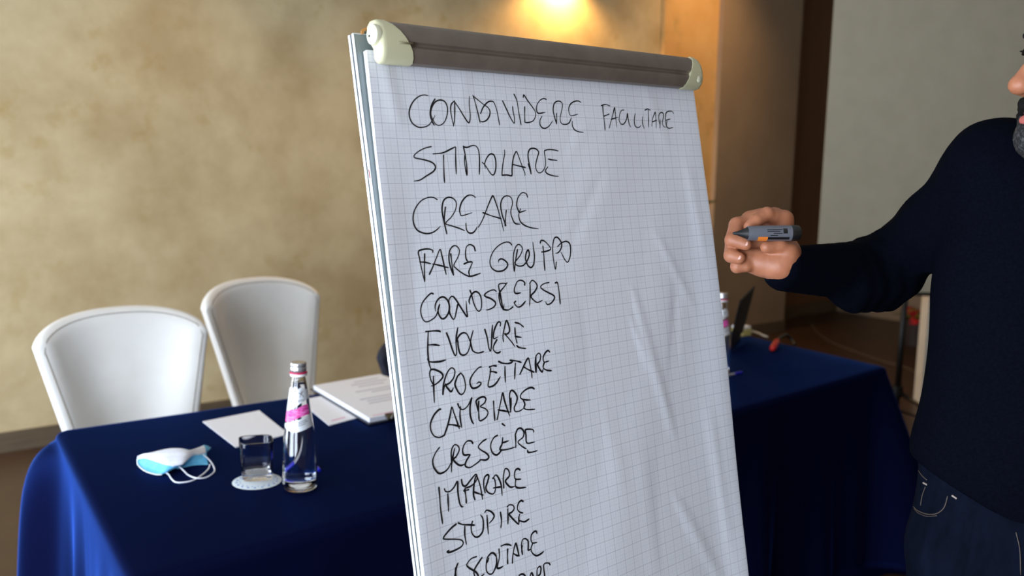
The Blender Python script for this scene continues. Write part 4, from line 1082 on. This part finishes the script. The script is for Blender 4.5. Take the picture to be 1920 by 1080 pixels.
M_LIP = mat('lips', srgb(176, 92, 84), .45)
M_TIP = mat('black pen tip', srgb(10, 10, 12), .55)
M_SHOE = mat('shoe leather', srgb(28, 24, 22), .4)
M_NAIL = mat('finger nail', srgb(226, 172, 156), .3)

# head frame
tipP = W(1894, 160, 1.215)
HF = np.array([-.985, -.17, -.02]); HF /= np.linalg.norm(HF); HU = np.array([0, 0, 1.]) - HF * HF[2]; HU /= np.linalg.norm(HU); HL = np.cross(HU, HF)
HO = tipP - HF * .1425 + HU * .042
hp = lambda f, l, u: HO + HF * f + HL * l + HU * u
HAX = [HF, HL, HU]
def head(X):
    d = ell(X, hp(-.008, 0, .048), (.098, .079, .088), HAX)
    d = smin(d, ell(X, hp(.028, 0, -.030), (.070, .066, .088), HAX), .03)
    d = smin(d, rcone(X, hp(.040, -.030, -.095), hp(.082, -.006, -.108), .026, .020), .03); d = smin(d, rcone(X, hp(.040, .030, -.095), hp(.082, .006, -.108), .026, .020), .03)
    for s in (-1, 1):
        d = smin(d, rcone(X, hp(.094, s * .010, .020), hp(.078, s * .046, .020), .0115, .010), .014)
        d = smin(d, ell(X, hp(.066, s * .046, -.028), (.026, .024, .022), HAX), .02)
        d = smax(d, -ell(X, hp(.104, s * .031, .000), (.018, .017, .012), HAX), .012)
        d = smin(d, ell(X, hp(-.004, s * .080, -.008), (.018, .008, .032), HAX), .006)
    d = smin(d, rcone(X, hp(.094, 0, .010), hp(.127, 0, -.040), .0085, .0130), .010)
    d = smin(d, ell(X, hp(.128, 0, -.0420), (.0140, .0140, .0125), HAX), .005)
    for s in (-1, 1):
        d = smin(d, ell(X, hp(.110, s * .0145, -.0465), (.0150, .0085, .0090), HAX), .005)
        d = smax(d, -ell(X, hp(.119, s * .0068, -.0550), (.005, .0034, .0045), HAX), .002)
    d = smin(d, ell(X, hp(.092, 0, -.068), (.017, .026, .016), HAX), .012)
    d = smin(d, rcone(X, hp(.103, -.014, -.0735), hp(.103, .014, -.0735), .0058, .0058), .004)
    d = smin(d, rcone(X, hp(.1015, -.012, -.0865), hp(.1015, .012, -.0865), .0068, .0068), .004)
    return d
BC = np.array([.84, 1.36, 0]); BX = np.array([math.cos(rad(-10)), math.sin(rad(-10)), 0]); BY = np.array([-BX[1], BX[0], 0]); BAX = [BX, BY, np.array([0, 0, 1.])]
bp_ = lambda x, y, z: BC + BX * x + BY * y + np.array([0, 0, z])
SHR = W(1866, 314, 1.39); ELB = W(1652, 508, 1.56); WRI = W(1470, 502, 1.415)
MIDU = W(1752, 428, 1.48)
SHL = bp_(.20, .02, 1.45); ELBL = bp_(.27, .05, 1.16); WRIL = bp_(.26, -.10, .93)
NECK0 = bp_(.0, .02, 1.47); NECK1 = hp(-.045, 0, -.075)
def trunk(X, e=0.0):
    d = ell(X, bp_(0, 0, 1.31), (.182 + e, .118 + e, .25), BAX)
    d = smin(d, ell(X, bp_(-.005, .0, 1.05), (.186 + e, .125 + e, .24), BAX), .08)
    d = smin(d, rcone(X, SHR, bp_(-.05, .01, 1.47), .060 + e, .066 + e), .06)
    d = smin(d, rcone(X, SHL, bp_(.05, .01, 1.47), .060 + e, .066 + e), .06)
    return d
def arm(X, sh, mid, el, wr, r, e=0.0):
    d = rcone(X, sh, mid, r[0] + e, r[1] + e); d = smin(d, rcone(X, mid, el, r[1] + e, r[2] + e), .03)
    return smin(d, rcone(X, el, wr, r[2] + e, r[3] + e), .035)
def legs(X, e=0.0):
    d = ell(X, bp_(-.005, 0, .92), (.178 + e, .126 + e, .17), BAX)
    for s in (-1, 1):
        h, k, f = bp_(s * .092, 0, .86), bp_(s * .125, -.01, .48), bp_(s * .14, .02, .08)
        d = smin(d, smin(rcone(X, h, k, .088 + e, .060 + e), rcone(X, k, f, .060 + e, .046 + e), .03), .05)
    return d
def rough_body(X):
    d = smin(trunk(X, -.012), legs(X, -.012), .06)
    d = smin(d, arm(X, SHR, MIDU, ELB, WRI, (.052, .044, .040, .026)), .03)
    d = smin(d, arm(X, SHL, (SHL + ELBL) / 2, ELBL, WRIL, (.052, .044, .040, .026)), .03)
    d = smin(d, ell(X, WRIL + np.array([0, -.03, -.07]), (.03, .04, .075)), .02)
    d = smin(d, rcone(X, NECK0, NECK1, .060, .056), .03)
    return d
def neckhead(X): return smin(head(X), rcone(X, NECK0 + [0, 0, .03], NECK1, .058, .056), .03)

# hand: px, py and how far in front of the hand plane (towards the viewer)
ZH = 1.405
hq = lambda x, y, d=0.0: W(x, y, ZH - d)
FING = [   # index, middle, ring, little: knuckle, middle joint, end joint, tip
    [hq(1470, 412, -.012), hq(1438, 402, .002), hq(1418, 414, .010), hq(1405, 425, .014)],
    [hq(1430, 412, -.034), hq(1382, 422, -.018), hq(1373, 450, .004), hq(1398, 458, .016)],
    [hq(1420, 434, -.036), hq(1374, 452, -.018), hq(1371, 479, .004), hq(1386, 484, .013)],
    [hq(1424, 460, -.030), hq(1384, 480, -.016), hq(1382, 500, .000), hq(1400, 500, .004)]]
FR_ = [(.0125, .0112, .0102, .0088), (.0135, .0124, .0112, .0094), (.0130, .0118, .0110, .0094), (.0115, .0104, .0098, .0084)]
THB = [hq(1466, 502, .002), hq(1478, 472, .012), hq(1462, 461, .017), hq(1437, 463, .020)]
THR = (.0190, .0150, .0118, .0095)
def hand(X):
    d = rcone(X, W(1505, 503, 1.447), hq(1464, 484, -.010), .021, .024)
    d = smin(d, rcone(X, hq(1466, 494, -.002), hq(1432, 494, -.004), .026, .019), .016)
    for f_ in FING: d = smin(d, rcone(X, hq(1470, 478, -.012), f_[0], .020, .0145), .012)
    d = smin(d, rcone(X, hq(1408, 414, -.032), hq(1452, 408, -.030), .0165, .0165), .010)      # back of the hand over the knuckles
    d = smin(d, rcone(X, hq(1404, 488, -.010), hq(1446, 494, -.004), .0185, .0215), .012)      # heel of the palm
    d = smin(d, rcone(X, hq(1462, 500, .006), hq(1478, 476, .008), .019, .016), .012)
    fs = None
    for P_, R_ in zip(FING, FR_):
        q = None
        for i in range(3):
            c = rcone(X, P_[i], P_[i + 1], R_[i], R_[i + 1]); q = c if q is None else smin(q, c, .003)
        fs = q if fs is None else smin(fs, q, .0016)
    d = smin(d, fs, .007)
    q = None
    for i in range(3):
        c = rcone(X, THB[i], THB[i + 1], THR[i], THR[i + 1]); q = c if q is None else smin(q, c, .004)
    return smin(d, q, .0035)
ps = thing('person', (BC[0], BC[1], 0), 'bearded person in a navy sweater and dark jeans holding a black marker towards the flipchart', 'person')
V1, F1 = snets(rough_body, (.30, 1.05, .02), (1.30, 1.75, 1.62), .012)
lo = HO - .19; hi = HO + .17; hi[2] = HO[2] + .16
V2, F2 = snets(neckhead, lo, hi, .0033)
V3, F3 = snets(hand, np.minimum(hq(1350, 540), hq(1530, 380)) - [.01, .07, .01], np.maximum(hq(1350, 540), hq(1530, 380)) + [.01, .07, .01], .0017)
gb = G()
for V, F in ((V1, F1), (V2, F2), (V3, F3)): gb.add(V, F)
gb.build('body', M_SKIN, ps, True)

# sweater
hemN = None
h0, h1, h2 = W(1722, 900, 1.30), W(1795, 958, 1.23), W(1915, 1022, 1.22)
hd = (h2 - h0); hd /= np.linalg.norm(hd); HEMN = np.cross(hd, BY); HEMN /= np.linalg.norm(HEMN); HEMN = HEMN if HEMN[2] < 0 else -HEMN
ad1 = (ELB - SHR) / np.linalg.norm(ELB - SHR); ad2 = (WRI - ELB) / np.linalg.norm(WRI - ELB)
def sweater(X):
    d = trunk(X, .010)
    a = arm(X, SHR, MIDU, ELB, WRI, (.060, .054, .055, .035), .0)
    a = smin(a, rcone(X, W(1652, 522, 1.55), W(1600, 540, 1.51), .046, .040), .03)      # sleeve sags below the elbow
    # folds at the inner elbow and along the upper arm
    s1 = (X - SHR) @ ad1; s2 = (X - ELB) @ ad2
    w1 = np.exp(-((s1 - .27) / .10) ** 2); w2 = np.exp(-((s2 - .05) / .07) ** 2)
    a = a + .0024 * w1 * np.sin((s1 * 150 + X[..., 2] * 55)) + .0012 * w2 * np.sin(s2 * 190 - X[..., 2] * 70) + .002 * np.sin(X[..., 2] * 90 + s1 * 40) * np.exp(-((s1 - .1) / .1) ** 2)
    d = smin(d, a, .035)
    d = smin(d, arm(X, SHL, (SHL + ELBL) / 2, ELBL, WRIL, (.064, .056, .050, .036)), .03)
    d = d + .003 * np.sin(X[..., 2] * 38 + 3 * X[..., 0]) * np.exp(-((X[..., 2] - 1.02) / .10) ** 2)
    # cuff, hem and collar openings
    cn = -_R * .70 + _U * .66 - _F * .2; cn /= np.linalg.norm(cn); d = np.where(X @ _R < W(1600, 500, 1.45) @ _R, smax(d, (X - W(1461, 494, 1.41)) @ cn, .004), d)
    d = smax(d, (X - WRIL) @ ((WRIL - ELBL) / np.linalg.norm(WRIL - ELBL)) - .0, .004)
    d = smax(d, (X - h1) @ HEMN, .006)
    nk = NECK1 - NECK0; nk /= np.linalg.norm(nk)
    d = smin(d, smax(rcone(X, NECK0, NECK0 + nk * .10, .082, .066), (X - NECK0) @ nk - .088, .008), .02)
    return d
V, F = snets(sweater, (.26, 1.02, .84), (1.30, 1.76, 1.66), .0055)
obj('sweater', V, F, M_KNIT, ps, True)
def jeans(X):
    d = legs(X, .008)
    d = d + .002 * np.sin(X[..., 2] * 60 + X[..., 0] * 30) * np.exp(-((X[..., 2] - .80) / .1) ** 2)
    d = smin(d, trunk(X, -.002), .03)
    d = smax(d, X[..., 2] - 1.12, .006); return smax(d, .06 - X[..., 2], .004)
V, F = snets(jeans, (.52, 1.10, .03), (1.16, 1.64, 1.14), .0085)
jn = obj('jeans', V, F, M_DENIM, ps, True)
# seams of the pocket follow the front of the jeans
def onj(x, y, fn=jeans, z0=1.0, lift=.0012):
    d = ray(x, y); s = np.linspace(z0, z0 + .6, 900); X = CAM + d * s[:, None]; v = fn(X); i = int(np.argmax(v < 0)) if (v < 0).any() else int(np.argmin(v))
    return CAM + d * (s[i] - lift)
def seam(pts, r, name, m):
    P = np.array([onj(*p_) for p_ in catmull(pts, 5)])
    return G().tube(P, r, 6).build(name, m, jn, True)
seam([(1713, 950), (1720, 957), (1738, 964), (1756, 963), (1770, 952), (1777, 930)], .0009, 'pocket_seam', M_THREAD)
seam([(1714, 954), (1722, 962), (1738, 968), (1757, 967)], .0006, 'pocket_seam', M_THREAD)
seam([(1735, 913), (1729, 930), (1726, 948)], .0007, 'coin_pocket_seam', M_THREAD)
seam([(1722, 882), (1729, 892), (1738, 900)], .0009, 'pocket_seam', M_THREAD)
for a, b in (((1731, 905), (1738, 909)), ((1785, 929), (1794, 935))):
    seam([a, ((a[0] + b[0]) / 2, (a[1] + b[1]) / 2), b], .0016, 'rivet', mat('pale rivet', srgb(150, 136, 126), .4))
seam([(1905, 998), (1912, 1030), (1914, 1078)], .0008, 'fly_seam', M_THREAD)
for s in (-1, 1):
    fx = bp_(s * .14, .02, 0)
    def shoe(X, fx=fx):
        d = smin(rcone(X, fx + [0, .03, .045], fx - BY * .14 + [0, 0, .036], .042, .036), rcone(X, fx + [0, .02, .05], fx + [0, .02, .09], .045, .05), .03)
        return smax(d, .002 - X[..., 2], .004)
    V, F = snets(shoe, fx + [-.12, -.24, -.02], fx + [.12, .12, .16], .008); obj('shoe', V, F, M_SHOE, ps, True)
# face details
def shell(name, fn, m, h=.003):
    V, F = snets(fn, HO - .17, HO + .17, h); return obj(name, V, F, m, ps, True)
def beard(X):
    q = X - HO; f_, l_, u_ = q @ HF, q @ HL, q @ HU
    fr = np.sin(l_ * 900) * np.sin(u_ * 420 + f_ * 300)
    d = smax(head(X) - .0055, u_ + .058 + .22 * (f_ - .04), .008)              # along the jaw
    d = smax(d, -.012 - f_, .008); d = smax(d, -(np.linalg.norm(X - hp(.122, 0, -.080), axis=-1) - .024), .004)
    g = ell(X, hp(.083, 0, -.112), (.040, .034, .032), HAX)
    d = smin(d, g, .012)
    for s in (-1, 1): d = smin(d, smax(rcone(X, hp(.004, s * .070, -.058), hp(.002, s * .074, .005), .012, .006), np.abs(l_) - .078, .004), .012)
    return d + .0014 * fr
shell('beard', beard, M_BEARD)
def moust(X):
    d = rcone(X, hp(.1145, -.004, -.0655), hp(.095, -.028, -.082), .0092, .0075); d = smin(d, rcone(X, hp(.1145, .004, -.0655), hp(.095, .028, -.082), .0092, .0075), .004)
    d = smin(d, rcone(X, hp(.095, -.030, -.082), hp(.078, -.034, -.112), .0085, .012), .006); d = smin(d, rcone(X, hp(.095, .030, -.082), hp(.078, .034, -.112), .0085, .012), .006)
    q = (X - HO); return d + .0012 * np.sin(q @ HL * 1000) * np.sin(q @ HU * 500)
shell('moustache', moust, M_HAIR, .0026)
V, F = snets(lambda X: smin(ell(X, hp(.1085, 0, -.0875), (.008, .019, .0085), HAX), ell(X, hp(.1075, 0, -.0765), (.006, .018, .0035), HAX), .001), hp(.1, 0, -.08) - .05, hp(.1, 0, -.08) + .05, .002)
obj('lips', V, F, M_LIP, ps, True)
def hair(X):
    d = ell(X, hp(-.012, 0, .056), (.103, .085, .090), HAX); q = X - HO
    d = d + .0012 * np.sin(q @ HF * 260 + 9 * np.sin(q @ HL * 40)) * np.sin(q @ HL * 310)
    d = smax(d, (q @ HF) * .8 - (q @ HU) * .62 - .022, .01); return smax(d, -(q @ HU) - .02 + (q @ HF) * .35, .01)
V, F = snets(hair, HO - .16, HO + .17, .005); obj('hair', V, F, M_HAIR, ps, True)
for s in (-1, 1):
    V, F = snets(lambda X: ell(X, hp(.0815, s * .031, .000), (.0125, .0125, .0125), HAX), hp(.08, s * .031, 0) - .03, hp(.08, s * .031, 0) + .03, .0025); e_ = obj('eye', V, F, M_EYE, ps, True)
    V, F = snets(lambda X: ell(X, hp(.0925, s * .030, .0), (.0025, .0055, .0055), HAX), hp(.095, s * .03, 0) - .012, hp(.095, s * .03, 0) + .012, .001); obj('iris', V, F, M_IRIS, e_, True)
    V, F = snets(lambda X: rcone(X, hp(.1015, s * .010, .0265), hp(.084, s * .050, .030), .0068, .0046) + .001 * np.sin((X - HO) @ HL * 1500), hp(.09, s * .03, .03) - .04, hp(.09, s * .03, .03) + .04, .0018); obj('eyebrow', V, F, M_HAIR, ps, True)
    g = G().tube([hp(.0935, s * .019, .004), hp(.1010, s * .030, .0075), hp(.092, s * .043, .004)], .0026, 6); g.tube([hp(.0985, s * .030, .006), hp(.108, s * .030, .006)], [.003, .0008], 6)
    g.build('eyelash', M_HAIR, ps, True)
# nails
def nail(P_, r):
    a, b = P_[2], P_[3]; d = (b - a) / np.linalg.norm(b - a); v = -_F - d * (-_F @ d); v /= np.linalg.norm(v)
    c = b + v * r * .72; sd = np.cross(d, v)
    V, F = snets(lambda X: ell(X, c, (.0066, .0052, .0022), [d, sd, v]), c - .012, c + .012, .001); obj('nail', V, F, M_NAIL, ps, True)
for P_, R_ in zip(FING[1:3], FR_[1:3]): nail(P_, R_[3])

# ---------------------------------------------------------------- marker in the hand
M_GREYB = mat('grey barrel', srgb(90, 91, 98), .4)
M_ORG = mat('orange patch', srgb(220, 120, 40), .45)
m0, m1 = hq(1374, 437.5, .034), hq(1501, 437, .030)
md = (m1 - m0) / np.linalg.norm(m1 - m0); ML = np.linalg.norm(m1 - m0)
th = thing('marker', m0, 'black tipped grey marker pen held in the hand of the person', 'marker pen')
s = ML / 127.0
G().lathe([(.0105, 27 * s), (.0111, 32 * s), (.0118, 60 * s), (.0120, 110 * s)], m0, md, 32).build('barrel', M_GREYB, th, 40)
G().lathe([(.0012, 0), (.0022, 2 * s), (.0030, 8 * s), (.0062, 18 * s), (.0085, 25 * s), (.0104, 29 * s)], m0, md, 28).build('tip', M_TIP, th, 40)
G().lathe([(.0120, 108 * s), (.0123, 111 * s), (.0122, 118 * s), (.0112, 123.5 * s), (.0085, 126 * s), (.004, 127 * s)], m0, md, 32).build('end_plug', M_BLACK, th, 40)
vv = -_F - md * (-_F @ md); vv /= np.linalg.norm(vv); ww_ = np.cross(md, vv); ww_ = ww_ if ww_[2] > 0 else -ww_
def mpatch(s0_, s1_, a0, a1, name, m, lift=.0003, par=th):
    g = []
    for t in np.linspace(s0_, s1_, 10):
        r = np.interp(t, [27, 32, 60, 105], [.0105, .0111, .0118, .0120]) + lift
        g.append([m0 + md * t * s + r * (math.cos(a) * vv + math.sin(a) * ww_) for a in np.linspace(a0, a1, 8)])
    return G().grid(g).build(name, m, par, True)
mpatch(44, 62, -1.5, -.55, 'orange_patch', M_ORG)
for t0, t1, a0, a1 in ((60, 84, .12, .20), (60, 88, .34, .42), (72, 88, -.12, -.05), (66, 80, -.38, -.30), (90, 98, -.1, .55)): mpatch(t0, t1, a0, a1, 'barrel_print', M_BLACK)
mpatch(62, 102, -.95, -.58, 'dark_band', M_BLACK)
